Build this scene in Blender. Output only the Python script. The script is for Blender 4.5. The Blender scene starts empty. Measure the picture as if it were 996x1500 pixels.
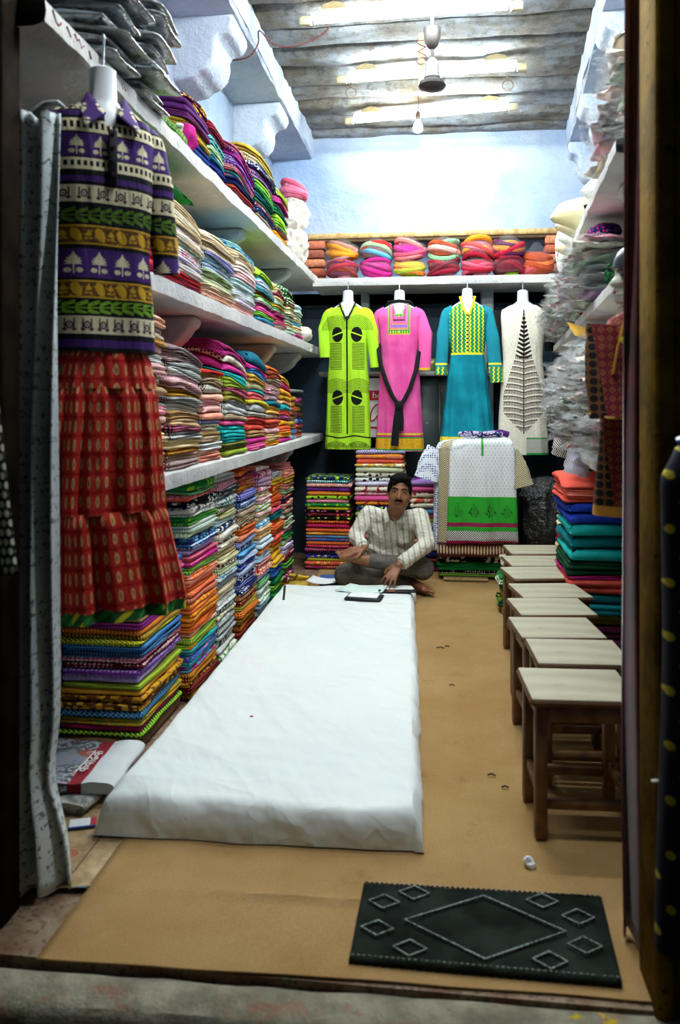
import bpy, bmesh, math, random
import numpy as np
from mathutils import Vector, Matrix, noise

PI = math.pi
RND = random.Random(11)
SC = bpy.context.scene
COL = SC.collection

# ------------------------------------------------------------------ camera, world, exposure
EYE = Vector((0.0, 0.0, 1.30))
YAW = math.radians(7.0)
cam_d = bpy.data.cameras.new('camera')
cam = bpy.data.objects.new('camera', cam_d)
COL.objects.link(cam)
cam.location = EYE
cam.rotation_euler = (PI / 2, 0, YAW)
cam_d.sensor_fit = 'AUTO'
cam_d.sensor_width = 36.0
cam_d.lens = 28.8
cam_d.shift_y = -160.0 / 1500.0
cam_d.clip_start = 0.05
cam_d.dof.use_dof = True
cam_d.dof.focus_distance = 5.4
cam_d.dof.aperture_fstop = 3.2
SC.camera = cam
SC.view_settings.view_transform = 'Standard'
SC.view_settings.look = 'None'
SC.view_settings.gamma = 1.0
SC.view_settings.use_curve_mapping = False
SC.view_settings.exposure = 1.7
TUBE_POWER = 95.0

world = bpy.data.worlds.new('night_street')
SC.world = world
world.use_nodes = True
world.node_tree.nodes['Background'].inputs[0].default_value = (0.55, 0.62, 0.55, 1)
world.node_tree.nodes['Background'].inputs[1].default_value = 0.02


# ------------------------------------------------------------------ colours
def lin(h):
    c = [int(h[i:i + 2], 16) / 255 for i in (0, 2, 4)]
    return tuple([x / 12.92 if x <= .04045 else ((x + .055) / 1.055) ** 2.4 for x in c] + [1.0])


HEX = dict(white='e9ece6', cream='e6d9b4', ivory='e9e2cc', tan='c39a62', beige='cdb088', brown='6a3b20', rust='a8482a',
           black='141414', charcoal='2c2c30', grey='8f9494', silver='bcc2c4', navy='1d2558', blue='2f62b0', sky='5ea6cf',
           royal='1f3fae', teal='0f8088', turquoise='23b3b0', aqua='8fd0d2', green='1f8a3e', emerald='0f6b3a', lime='9ccc2f',
           olive='8a8a35', mint='b5dcb4', forest='17432c', yellow='ead02c', mustard='d09a26', gold='e0ae3a', amber='e28f24',
           orange='e8702a', coral='ea5e4e', salmon='ee9b86', peach='f0c3a4', red='cf2f2b', crimson='a81d33', maroon='6b1d2c',
           pink='ef9ab0', rose='dd6f8d', blush='efc9c6', magenta='c02a80', fuchsia='dd3f98', plum='5e2342', purple='5a2a78',
           violet='7a3aa0', lilac='b29ad2', lavender='cfc3e6')
COLR = {k: lin(v) for k, v in HEX.items()}


# ------------------------------------------------------------------ node expressions
class V:
    def __init__(s, g, v):
        s.g, s.v = g, v

    def o(s, op, *a):
        n = s.g.nodes.new('ShaderNodeMath')
        n.operation = op
        for i, x in enumerate((s,) + a):
            x = x.v if isinstance(x, V) else x
            if isinstance(x, (int, float)):
                n.inputs[i].default_value = x
            else:
                s.g.links.new(x, n.inputs[i])
        return V(s.g, n.outputs[0])

    def __add__(s, b): return s.o('ADD', b)
    def __radd__(s, b): return s.o('ADD', b)
    def __sub__(s, b): return s.o('SUBTRACT', b)
    def __rsub__(s, b): return (s * -1.0) + b
    def __mul__(s, b): return s.o('MULTIPLY', b)
    def __rmul__(s, b): return s.o('MULTIPLY', b)
    def __truediv__(s, b): return s.o('DIVIDE', b)
    def __lt__(s, b): return s.o('LESS_THAN', b)
    def __gt__(s, b): return s.o('GREATER_THAN', b)
    def abs(s): return s.o('ABSOLUTE')
    def fr(s): return s.o('FRACT')
    def fl(s): return s.o('FLOOR')
    def sin(s): return s.o('SINE')
    def sqrt(s): return s.o('SQRT')
    def pp(s, k): return s.o('PINGPONG', k)
    def mx(s, b): return s.o('MAXIMUM', b)
    def mn(s, b): return s.o('MINIMUM', b)
    def at2(s, b): return s.o('ARCTAN2', b)
    def inv(s): return 1.0 - s


def between(v, a, b):
    return (v > a) * (v < b)


def setin(g, sock, x):
    if isinstance(x, V):
        x = x.v
    if isinstance(x, (tuple, list, float, int)):
        sock.default_value = x
    else:
        g.links.new(x, sock)


def mixc(g, fac, a, b):
    n = g.nodes.new('ShaderNodeMix')
    n.data_type = 'RGBA'
    setin(g, n.inputs[0], fac)
    setin(g, n.inputs[6], a)
    setin(g, n.inputs[7], b)
    return n.outputs[2]


def coords(g, which='Object'):
    t = g.nodes.new('ShaderNodeTexCoord')
    sp = g.nodes.new('ShaderNodeSeparateXYZ')
    g.links.new(t.outputs[which], sp.inputs[0])
    return [V(g, sp.outputs[i]) for i in range(3)], t.outputs[which]


def noise_n(g, vec, scale, detail=3.0, rough=.55, out=0):
    n = g.nodes.new('ShaderNodeTexNoise')
    n.inputs['Scale'].default_value = scale
    n.inputs['Detail'].default_value = detail
    n.inputs['Roughness'].default_value = rough
    if vec is not None:
        g.links.new(vec, n.inputs['Vector'])
    return V(g, n.outputs[out])


def voro(g, vec, scale, rand=1.0, feature='F1', out='Distance'):
    n = g.nodes.new('ShaderNodeTexVoronoi')
    n.feature = feature
    n.inputs['Scale'].default_value = scale
    n.inputs['Randomness'].default_value = rand
    g.links.new(vec, n.inputs['Vector'])
    return V(g, n.outputs[out])


def vec3(g, x, y, z):
    n = g.nodes.new('ShaderNodeCombineXYZ')
    for i, q in enumerate((x, y, z)):
        setin(g, n.inputs[i], q)
    return n.outputs[0]


def smooth(g, v, a, b):
    n = g.nodes.new('ShaderNodeMapRange')
    n.interpolation_type = 'SMOOTHSTEP'
    n.inputs[1].default_value = a
    n.inputs[2].default_value = b
    g.links.new(v.v, n.inputs[0])
    return V(g, n.outputs[0])


MATS = {}


def mat(name, fn, rough=.85, metal=0.0, spec=.3, bump=None, bump_d=.002, sheen=0.0, coat=0.0, trans=None, emit=None):
    """fn: colour tuple or function(g) -> colour socket; bump: function(g) -> V height"""
    if name in MATS:
        return MATS[name]
    m = bpy.data.materials.new(name)
    MATS[name] = m
    m.use_nodes = True
    g = m.node_tree
    b = g.nodes['Principled BSDF']
    c = fn(g) if callable(fn) else fn
    setin(g, b.inputs['Base Color'], c)
    b.inputs['Roughness'].default_value = rough
    b.inputs['Metallic'].default_value = metal
    b.inputs['Specular IOR Level'].default_value = spec
    if sheen:
        b.inputs['Sheen Weight'].default_value = sheen
    if coat:
        b.inputs['Coat Weight'].default_value = coat
        b.inputs['Coat Roughness'].default_value = .12
    if emit:
        b.inputs['Emission Color'].default_value = emit[0]
        b.inputs['Emission Strength'].default_value = emit[1]
    if bump:
        n = g.nodes.new('ShaderNodeBump')
        n.inputs['Strength'].default_value = 1.0
        n.inputs['Distance'].default_value = bump_d
        g.links.new(bump(g).v, n.inputs['Height'])
        g.links.new(n.outputs[0], b.inputs['Normal'])
    if trans is not None:
        out = [n for n in g.nodes if n.type == 'OUTPUT_MATERIAL'][0]
        tr = g.nodes.new('ShaderNodeBsdfTransparent')
        mx = g.nodes.new('ShaderNodeMixShader')
        setin(g, mx.inputs[0], trans)
        g.links.new(tr.outputs[0], mx.inputs[1])
        g.links.new(b.outputs[0], mx.inputs[2])
        g.links.new(mx.outputs[0], out.inputs[0])
    return m


def plain(name, hexs, rough=.8, var=.12, scale=30., **k):
    """one colour with a little natural unevenness"""
    c = lin(hexs)

    def fn(g):
        _, vec = coords(g)
        n = noise_n(g, vec, scale, 3)
        d = tuple([x * (1 - var * 1.6) for x in c[:3]] + [1])
        l = tuple([min(1, x * (1 + var)) for x in c[:3]] + [1])
        return mixc(g, smooth(g, n, .3, .7), d, l)
    return mat(name, fn, rough, **k)


def pat(g, kind, s, xyz, vec):
    x, y, z = xyz
    u = x + y
    if kind == 'dots':
        return voro(g, vec, 1 / s, .25) < .36
    if kind == 'spots':
        return voro(g, vec, .6 / s, 1.) < .42
    if kind == 'stripes':
        return (u / s).fr() < .45
    if kind == 'lines':
        return (z / (s * .35)).fr() < .4
    if kind == 'checks':
        return ((u / s).fr() < .4).mx((z / (s * .6)).fr() < .35)
    if kind == 'zigzag':
        return ((z / (s * .8)) + (u / s).fr().pp(.5) * 1.6).fr() < .5
    if kind == 'floral':
        a = voro(g, vec, .5 / s, 1., 'SMOOTH_F1')
        n = noise_n(g, vec, 1.1 / s, 2)
        return ((a * .7 + n * .6) * 3.0).fr() < .42
    if kind == 'vines':
        return between(noise_n(g, vec, .55 / s, 2), .46, .54)
    if kind == 'ticks':
        return ((u / (s * .7)).fr() < .55) * ((z / (s * .5)).fr() < .6)
    return None


def cloth_mat(tok):
    p = tok.split('/')
    key = 'cloth ' + tok
    if key in MATS:
        return MATS[key]
    c1 = COLR[p[0]]

    def fn(g):
        xyz, vec = coords(g)
        dk = tuple([v * .72 for v in c1[:3]] + [1])
        base = mixc(g, smooth(g, noise_n(g, vec, 14, 2), .3, .7), dk, c1)
        if len(p) > 1:
            s = {'dots': .017, 'spots': .02, 'stripes': .014, 'lines': .02, 'checks': .02, 'zigzag': .02, 'floral': .026,
                 'vines': .03, 'ticks': .016}[p[1]]
            f = pat(g, p[1], s, xyz, vec)
            base = mixc(g, f, base, COLR[p[2]])
            if len(p) > 3:
                f2 = pat(g, 'spots', s * 1.3, xyz, vec)
                base = mixc(g, f2, base, COLR[p[3]])
        return base
    return mat(key, fn, .9, spec=.08)


# ------------------------------------------------------------------ objects
def tag(o, label=None, cat=None, group=None, kind=None):
    if label: o['label'] = label
    if cat: o['category'] = cat
    if group: o['group'] = group
    if kind: o['kind'] = kind
    return o


def empty(name, loc=(0, 0, 0), rz=0.0):
    o = bpy.data.objects.new(name, None)
    o.empty_display_size = .05
    COL.objects.link(o)
    o.location = loc
    o.rotation_euler = (0, 0, rz)
    return o


def link_mesh(name, me, parent=None, loc=None, rot=None):
    o = bpy.data.objects.new(name, me)
    COL.objects.link(o)
    if parent is not None:
        o.parent = parent
    if loc is not None:
        o.location = loc
    if rot is not None:
        o.rotation_euler = rot
    return o


class MB:
    """collects shapes and links them as ONE mesh object"""
    def __init__(s):
        s.v, s.f, s.mi, s.uv = [], [], [], None

    def add(s, vs, fs, mi=0, M=None):
        k = len(s.v)
        s.v += [tuple(M @ Vector(p)) if M is not None else tuple(p) for p in vs]
        s.f += [tuple(i + k for i in f) for f in fs]
        s.mi += [mi] * len(fs)
        return s

    def box(s, x0, x1, y0, y1, z0, z1, b=0.0, mi=0, M=None):
        if b <= 0:
            vs = [(x, y, z) for z in (z0, z1) for x, y in ((x0, y0), (x1, y0), (x1, y1), (x0, y1))]
            return s.add(vs, [(3, 2, 1, 0), (4, 5, 6, 7), (0, 1, 5, 4), (1, 2, 6, 5), (2, 3, 7, 6), (3, 0, 4, 7)], mi, M)
        b = min(b, (x1 - x0) * .45, (y1 - y0) * .45, (z1 - z0) * .45)
        vs, fs = [], []

        def ring(i, z):
            a = [(x0 + i + b, y0 + i), (x1 - i - b, y0 + i), (x1 - i, y0 + i + b), (x1 - i, y1 - i - b), (x1 - i - b, y1 - i),
                 (x0 + i + b, y1 - i), (x0 + i, y1 - i - b), (x0 + i, y0 + i + b)]
            vs.extend((x, y, z) for x, y in a)
        ring(b * .7, z0)
        ring(0, z0 + b)
        ring(0, z1 - b)
        ring(b * .7, z1)
        for r in range(3):
            for i in range(8):
                j = (i + 1) % 8
                fs.append((r * 8 + i, r * 8 + j, r * 8 + 8 + j, r * 8 + 8 + i))
        fs.append(tuple(range(7, -1, -1)))
        fs.append(tuple(range(24, 32)))
        return s.add(vs, fs, mi, M)

    def tube(s, pts, r, n=8, mi=0, cap=True, flat=1.0):
        pts = [Vector(p) for p in pts]
        rs = r if isinstance(r, (list, tuple)) else [r] * len(pts)
        vs, fs = [], []
        up = None
        for i, p in enumerate(pts):
            t = (pts[min(i + 1, len(pts) - 1)] - pts[max(i - 1, 0)])
            t = t.normalized() if t.length > 1e-9 else Vector((0, 0, 1))
            if up is None:
                up = Vector((0, 0, 1)) if abs(t.z) < .9 else Vector((0, 1, 0))
            a = t.cross(up)
            a = a.normalized() if a.length > 1e-6 else t.orthogonal().normalized()
            bb = a.cross(t).normalized()
            up = bb
            for k in range(n):
                w = 2 * PI * k / n
                vs.append(tuple(p + a * math.cos(w) * rs[i] + bb * math.sin(w) * rs[i] * flat))
        for i in range(len(pts) - 1):
            for k in range(n):
                j = (k + 1) % n
                fs.append((i * n + k, i * n + j, i * n + n + j, i * n + n + k))
        if cap:
            fs.append(tuple(range(n - 1, -1, -1)))
            fs.append(tuple((len(pts) - 1) * n + k for k in range(n)))
        return s.add(vs, fs, mi)

    def lathe(s, prof, n=20, c=(0, 0, 0), mi=0, sx=1.0, sy=1.0, M=None):
        vs, fs = [], []
        for r, z in prof:
            for k in range(n):
                w = 2 * PI * k / n
                vs.append((c[0] + r * sx * math.cos(w), c[1] + r * sy * math.sin(w), c[2] + z))
        for i in range(len(prof) - 1):
            for k in range(n):
                j = (k + 1) % n
                fs.append((i * n + k, i * n + j, i * n + n + j, i * n + n + k))
        fs.append(tuple(range(n - 1, -1, -1)))
        fs.append(tuple((len(prof) - 1) * n + k for k in range(n)))
        return s.add(vs, fs, mi, M)

    def prism(s, poly, axis, a, b, mi=0):
        """poly: list of 2D points in the two other axes (in xyz order)"""
        def p3(q, t):
            return {'x': (t, q[0], q[1]), 'y': (q[0], t, q[1]), 'z': (q[0], q[1], t)}[axis]
        n = len(poly)
        vs = [p3(q, a) for q in poly] + [p3(q, b) for q in poly]
        fs = [tuple(range(n))[::-1], tuple(range(n, 2 * n))] + [(i, (i + 1) % n, n + (i + 1) % n, n + i) for i in range(n)]
        return s.add(vs, fs, mi)

    def grid(s, nu, nv, fn, mi=0, closed=False):
        vs = [fn(i / nu, j / nv) for j in range(nv + 1) for i in range(nu + 1)]
        w = nu + 1
        fs = [(j * w + i, j * w + i + 1, (j + 1) * w + i + 1, (j + 1) * w + i) for j in range(nv) for i in range(nu)]
        return s.add(vs, fs, mi)

    def build(s, name, mats, parent=None, loc=None, rot=None, sm=True, uv=None, fix=True):
        me = bpy.data.meshes.new(name)
        me.from_pydata(s.v, [], s.f)
        mats = mats if isinstance(mats, (list, tuple)) else [mats]
        for m in mats:
            me.materials.append(m)
        if len(mats) > 1:
            me.polygons.foreach_set('material_index', s.mi)
        if fix:
            bm = bmesh.new()
            bm.from_mesh(me)
            bmesh.ops.recalc_face_normals(bm, faces=bm.faces)
            bm.to_mesh(me)
            bm.free()
        if sm:
            me.polygons.foreach_set('use_smooth', [True] * len(me.polygons))
            try:
                me.set_sharp_from_angle(angle=math.radians(sm if sm is not True else 40))
            except Exception:
                pass
        if uv:
            l = me.uv_layers.new(name='UVMap')
            co = [uv(v.co) for v in me.vertices]
            l.data.foreach_set('uv', [c for lp in me.loops for c in co[lp.vertex_index]])
        me.update()
        return link_mesh(name, me, parent, loc, rot)


def solidify(o, t, off=0.0):
    m = o.modifiers.new('thickness', 'SOLIDIFY')
    m.thickness = t
    m.offset = off
    return o


def nz(x, y, z=0.0):
    return noise.noise(Vector((x, y, z)))


RIGHT = Vector((math.cos(YAW), math.sin(YAW), 0))
FWD = Vector((-math.sin(YAW), math.cos(YAW), 0))


def at(px, py, y):
    """photo pixel -> the point of the place that lies at depth y"""
    d = FWD + RIGHT * ((px - 498) / 1200) + Vector((0, 0, (590 - py) / 1200))
    return EYE + d * (y / d.y)


def jit(a):
    return RND.uniform(-a, a)


ORD = ('first second third fourth fifth sixth seventh eighth ninth tenth eleventh twelfth thirteenth fourteenth fifteenth sixteenth '
       'seventeenth eighteenth nineteenth twentieth').split()
TENS = ['twenty', 'thirty', 'forty']


def ordinal(i):
    return ORD[i] if i < 20 else TENS[(i + 1) // 10 - 2] + '-' + ORD[(i + 1) % 10 - 1] if (i + 1) % 10 else ['thirtieth', 'fortieth'][(i + 1) // 10 - 3]

# ------------------------------------------------------------------ the setting
def plaster_fn(base, stain, blue):
    def fn(g):
        _, v = coords(g)
        a = smooth(g, noise_n(g, v, 1.7, 6, .62), .40, .68)
        b = smooth(g, noise_n(g, v, 9., 5, .7), .60, .78)
        c = mixc(g, a, lin(base), lin(blue))
        return mixc(g, b * .55, c, lin(stain))
    return fn


def plaster_bump(g):
    _, v = coords(g)
    return noise_n(g, v, 6., 6, .65) + noise_n(g, v, 45., 2) * .15


M_WALL = mat('whitewashed plaster', plaster_fn('9aa6b8', '6b7e98', '8096b5'), .9, spec=.1, bump=plaster_bump, bump_d=.03)
M_SHELF = mat('limewashed shelf plaster', plaster_fn('c6c3bd', '83786e', 'adacae'), .9, spec=.1, bump=plaster_bump, bump_d=.02)
M_DARKWALL = mat('slate painted niche', plaster_fn('2c3a44', '1b242a', '36485a'), .7, spec=.2, bump=plaster_bump, bump_d=.01)
M_BEAM = mat('whitewashed beam', plaster_fn('adb6c2', '7d8998', '96a6bc'), .9, spec=.1, bump=plaster_bump, bump_d=.03)


def slab_fn(g):
    _, v = coords(g)
    a = smooth(g, noise_n(g, v, 3.2, 6, .7), .36, .66)
    b = smooth(g, noise_n(g, v, 11., 6, .75), .45, .7)
    c = mixc(g, a, lin('726b5f'), lin('878e94'))
    return mixc(g, b * .7, c, lin('3d3a36'))


M_SLAB = mat('rough ceiling stone', slab_fn, .95, spec=.1, bump=lambda g: noise_n(g, coords(g)[1], 16., 7, .75), bump_d=.035)

CEIL = 3.56
RLOC, RROT = (0.58, 2.8, 0.0), -math.atan(.075)      # frame of the skewed right-hand side: local x into the wall, local y along it


def struct(o):
    o['kind'] = 'structure'
    return o


def floor_fn(g):
    _, v = coords(g)
    a = smooth(g, noise_n(g, v, 9., 6, .7), .35, .65)
    sp = voro(g, v, 55., 1.) < .33
    c = mixc(g, a, lin('6d4a36'), lin('8c7a62'))
    return mixc(g, sp * .6, c, lin('3a2c22'))


M_FLOOR = mat('worn stone floor', floor_fn, .7, bump=lambda g: noise_n(g, coords(g)[1], 30., 5), bump_d=.004)
struct(MB().box(-1.6, 1.5, 1.82, 7.5, -.12, 0).build('floor', M_FLOOR, sm=False))


def sill_fn(g):
    (x, y, z), v = coords(g)
    a = smooth(g, noise_n(g, v, 7., 7, .7), .35, .68)
    c = mixc(g, a, lin('6f6b5a'), lin('98937f'))
    p = smooth(g, noise_n(g, v, 13., 4), .56, .66)
    c = mixc(g, p * .6, c, lin('8a6350'))
    yl = smooth(g, noise_n(g, v, 30., 3), .58, .64) * (x > .22)
    return mixc(g, yl, c, lin('b79a20'))


def sill_shape():
    m = MB()
    n = 60
    for part in range(1):
        def fn(u, v):
            x = -1.7 + 3.4 * u
            w = v * 6
            k = int(w) if w < 6 else 5
            prof = [(-.10, -.16), (-.10, -.03), (-.085, -.012), (-.04, -.004), (.0, -.006), (.022, -.016), (.03, -.12)]
            a, b = prof[k], prof[k + 1]
            t = w - k
            yy = a[0] + (b[0] - a[0]) * t
            zz = a[1] + (b[1] - a[1]) * t
            d = nz(x * 5, yy * 8, 3.1) * .006 + nz(x * 17, yy * 20, 1.) * .003
            return (x, 1.80 + .024 * x + yy + (d if yy > 0 else d * .6), zz + d * .5)
        m.grid(n, 12, fn)
    return m


sill = struct(sill_shape().build('trim_1', mat('weathered sandstone sill', sill_fn, .9, spec=.1,
              bump=lambda g: noise_n(g, coords(g)[1], 25., 6, .7), bump_d=.01)))
tag(sill, 'weathered grey sandstone door sill flecked with yellow paint')
struct(MB().box(-3.5, 3.5, -2.5, 1.9, -.32, -.16).build('floor_street', plain('dark asphalt street', '14140f', .95), sm=False))

# ceiling of long stone slabs laid across the room
ceil = struct(MB().box(-1.6, 1.6, 1.75, 7.5, CEIL + .06, CEIL + .14).build('ceiling', M_SLAB, sm=False))
yy, k = 1.8, 0
while yy < 7.0:
    w = .27 + .1 * ((k * 37) % 10) / 10
    y1 = min(yy + w, 7.06)

    def fn(u, v, yy=yy, y1=y1, k=k):
        x = -1.5 + 3.0 * u
        y = yy + (y1 - yy) * v
        e = abs(2 * v - 1) ** 5
        wob = nz(x * .9, k * 3.3) * .035
        h = .055 * (1 - e) + nz(x * 2.3, y * 5, k) * .022 + nz(x * 7, y * 12, k) * .008
        return (x, y + wob * (1 if 0 < v < 1 else .9), CEIL + .07 - h)
    o = MB().grid(44, 12, fn).build('stone_slab', M_SLAB, ceil)
    yy, k = y1, k + 1

wall_left = struct(MB().grid(8, 60, lambda u, v: (-1.45 + nz(v * 14, u * 6, 1.) * .018, 1.9 + 5.4 * v, 3.66 * u)).box(-1.6, -1.475, 1.9, 7.3, 0, 3.66).build('wall_left', M_WALL))
wall_right = struct(MB().grid(60, 8, lambda u, v: (.42 + nz(u * 14, v * 6, 5.) * .015, -1.0 + 5.6 * u, 3.66 * v)).box(.445, .57, -1.0, 4.6, 0, 3.66).build(
    'wall_right', M_WALL, loc=RLOC, rot=(0, 0, RROT)))
# back wall: lower part, recess behind the turban shelf, upper part on a timber lintel
wall_back = struct(MB().box(-1.5, 1.5, 7.0, 7.1, 0, 2.24).box(-1.5, 1.5, 7.34, 7.44, 2.2, 2.8).box(-1.5, 1.5, 7.0, 7.4, 2.14, 2.24).build(
    'wall_back', M_DARKWALL, sm=False))
wall_up = struct(MB().grid(40, 16, lambda u, v: (-1.5 + 3.0 * u, 6.985 + nz(u * 9, v * 4, 2.) * .012, 2.74 + .9 * v)).box(-1.5, 1.5, 7.005, 7.3, 2.745, 3.64).build('wall_back_upper', M_WALL))
recess = struct(MB().box(-1.5, 1.5, 7.30, 7.33, 2.24, 2.78).build('wall_recess', mat('pale blue recess', plaster_fn('a9bdd6', '6c7f99', '8ea6c6'), .9, spec=.1)))
lint = MB().box(-1.13, .98, 6.93, 7.06, 2.70, 2.745, .006).build('wooden_lintel', mat('varnished lintel timber', lambda g: mixc(
    g, smooth(g, noise_n(g, coords(g)[1], 22., 4), .35, .65), lin('a5834f'), lin('c8a871')), .5, spec=.4))
tag(lint, 'long pale timber lintel above the shelf of wrapped turbans', 'lintel')
MB().box(-1.13, .98, 6.945, 7.05, 2.672, 2.70, .004).build('lower_rail', plain('dark lintel timber', '5a4630'), lint)
M_BRICK = [plain('brick clay %d' % i, h, .9, .2, 40.) for i, h in enumerate(('b5664a', 'a4553c', 'c07855', '935040'))]
for side, x0, x1 in ((0, -1.17, -.985), (1, .862, 1.02)):
    for r in range(5):
        z0 = 2.30 + r * .078
        mb = MB().box(x0 + jit(.008), x1 + jit(.01), 6.92 + jit(.01), 7.06, z0 + .006, z0 + .072, .012)
        mb.build('brick', M_BRICK[(r + side * 2) % 4], wall_back)

# cornice beams and carved brackets
for side in (0, 1):
    par = wall_left if side == 0 else wall_right
    if side == 0:
        bm_ = MB().grid(50, 12, lambda u, v: ([(-1.45, 3.40), (-1.1, 3.405), (-1.085, 3.42), (-1.083, 3.6)][min(3, int(v * 3.001))][0] + nz(u * 22, v * 3) * .012,
              2.0 + 5.02 * u, [(-1.45, 3.40), (-1.1, 3.405), (-1.085, 3.42), (-1.083, 3.6)][min(3, int(v * 3.001))][1] + nz(u * 25, v * 3, 4.) * .012))
        o = struct(bm_.build('trim_2', M_BEAM))
    else:
        prof = [(.45, 3.40), (.16, 3.405), (.145, 3.42), (.14, 3.6)]
        bm_ = MB().grid(50, 12, lambda u, v: (prof[min(3, int(v * 3.001))][0] + nz(u * 22, v * 3) * .012, -.9 + 5.2 * u, prof[min(3, int(v * 3.001))][1] + nz(u * 25, v * 3, 4.) * .012))
        o = struct(bm_.build('trim_3', M_BEAM, loc=RLOC, rot=(0, 0, RROT)))


def corbel(side, y0, y1):
    # depth d measured from the wall (0) into the room; scalloped bracket
    prof = [(0, 3.41), (.345, 3.41), (.35, 3.36), (.33, 3.315), (.27, 3.30), (.245, 3.27), (.25, 3.22), (.235, 3.16), (.19, 3.11), (.15, 3.10), (.12, 3.07), (.0, 3.05)]
    m = MB()
    if side == 0:
        m.prism([(-1.46 + d, z) for d, z in prof], 'y', y0, y1)
        o = m.build('corbel', M_BEAM, wall_left, sm=30)
    else:
        m.prism([(.43 - d * .82, z) for d, z in prof], 'y', y0, y1)
        o = m.build('corbel', M_BEAM, wall_right, sm=30)
    b = o.modifiers.new('bevel', 'BEVEL'); b.width = .02; b.segments = 3; b.limit_method = 'ANGLE'
    return o


for y in (2.9, 4.32, 5.62):
    corbel(0, y, y + .34)
for t in (.2, 1.75, 2.95):
    corbel(1, t, t + .3)
corbel(1, 4.0, 4.25)

# front wall: dark piers beside the doorway
M_PIER = plain('dark door pier', '1c1712', .9)
struct(MB().box(-2.6, -1.10, 1.72, 1.98, -.2, 3.7).box(.56, 2.6, 1.74, 1.92, -.2, 3.7).box(-1.2, .6, 1.75, 1.95, 2.62, 3.7).build('wall_front', M_PIER, sm=False))
dp = MB().box(-1.135, -1.075, 1.90, 2.0, -.01, 2.62, .008).build('door_1', mat('dark varnished doorpost', lambda g: mixc(
    g, smooth(g, noise_n(g, coords(g)[1], 12., 4), .35, .65), lin('15100a'), lin('241a10')), .9, spec=.05))
struct(dp)


def must_fn(g):
    (x, y, z), v = coords(g)
    c = mixc(g, smooth(g, noise_n(g, v, 6., 5, .7), .35, .68), lin('7d5f10'), lin('4d3a0c'))
    return mixc(g, smooth(g, noise_n(g, v, 20., 5, .7), .58, .7), c, lin('1c160a'))


M_MUST = mat('worn mustard paint', must_fn, .9, spec=.05, bump=lambda g: noise_n(g, coords(g)[1], 40., 4), bump_d=.003)
dp2 = MB().box(.452, .492, 1.80, 1.95, -.01, 2.62, .006).box(.492, .53, 1.815, 1.95, -.01, 2.62, .006).build('door_2', M_MUST)
struct(dp2)
MB().box(.53, .60, 1.90, 1.98, -.01, 2.62, .006).build('inner_stile', M_PIER, dp2)


# ------------------------------------------------------------------ shelves
def bracket_poly(x_wall, x_front, zt, h):
    d = x_front - x_wall
    pts = [(x_wall, zt), (x_front - .03, zt), (x_front - .035, zt - .045), (x_front - .06, zt - .06)]
    for i in range(1, 9):
        a = i / 8 * PI / 2
        pts.append((x_wall + (d - .07) * math.cos(a), zt - .06 - (h - .06) * math.sin(a)))
    return pts


def shelf_left(z, thick, label, brk, ys=2.32, bh=.2, bw=.065):
    def fn(u, v):
        prof = [(-1.46, z - thick), (-1.03, z - thick + .004), (-1.002, z - thick + .012), (-1.0, z - thick / 2), (-1.002, z - .008), (-1.02, z), (-1.46, z)]
        a = prof[min(6, int(v * 6.001))]
        y = ys + (6.98 - ys) * u
        e = nz(y * 6, a[1] * 9, 2.) * .006 + nz(y * 23, a[1] * 20, 2.) * .003
        return (a[0] + (e if a[0] > -1.3 else 0), y, a[1] + (e * .6 if a[1] < z - .001 else 0))
    o = MB().grid(110, 6, fn).build('wall_shelf', M_SHELF, sm=50)
    tag(o, label, 'shelf')
    for y in brk:
        m = MB().prism(bracket_poly(-1.46, -1.05, z - thick + .003, bh), 'y', y - bw, y + bw)
        b = m.build('bracket', M_SHELF, o, sm=30)
        q = b.modifiers.new('bevel', 'BEVEL'); q.width = .02; q.segments = 3; q.limit_method = 'ANGLE'
    return o


L1 = shelf_left(2.335, .075, 'topmost white plaster shelf along the left wall', (2.75, 4.46, 5.84), 1.98, .12)
L2 = shelf_left(1.765, .08, 'middle white plaster shelf along the left wall', (3.58, 5.34, 6.3), bh=.19)
L3 = shelf_left(1.04, .075, 'lowest white plaster shelf along the left wall', (2.80, 3.895, 5.98), bh=.2, bw=.022)
# faint red brush writing on the face of the topmost shelf
M_REDPAINT = mat('faded red brush paint', lin('98595c'), .9, spec=.05)
for y0, pts in ((2.02, [(0, .03), (.02, .0), (.04, -.004), (.06, .012)]), (2.10, [(0, .02), (.03, -.002)]), (2.15, [(0, .024), (.015, .004), (.03, .018), (.05, -.006), (.07, .012)]),
                (2.24, [(0, .012), (.02, -.008)]), (2.48, [(0, .012), (.015, -.008)]), (2.50, [(0, .012), (.018, -.002)])):
    MB().tube([(-1.0, y0 + a * .8, 2.297 + b * .8) for a, b in pts], .0034, 5).build('red_brushstroke', M_REDPAINT, L1)


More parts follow.
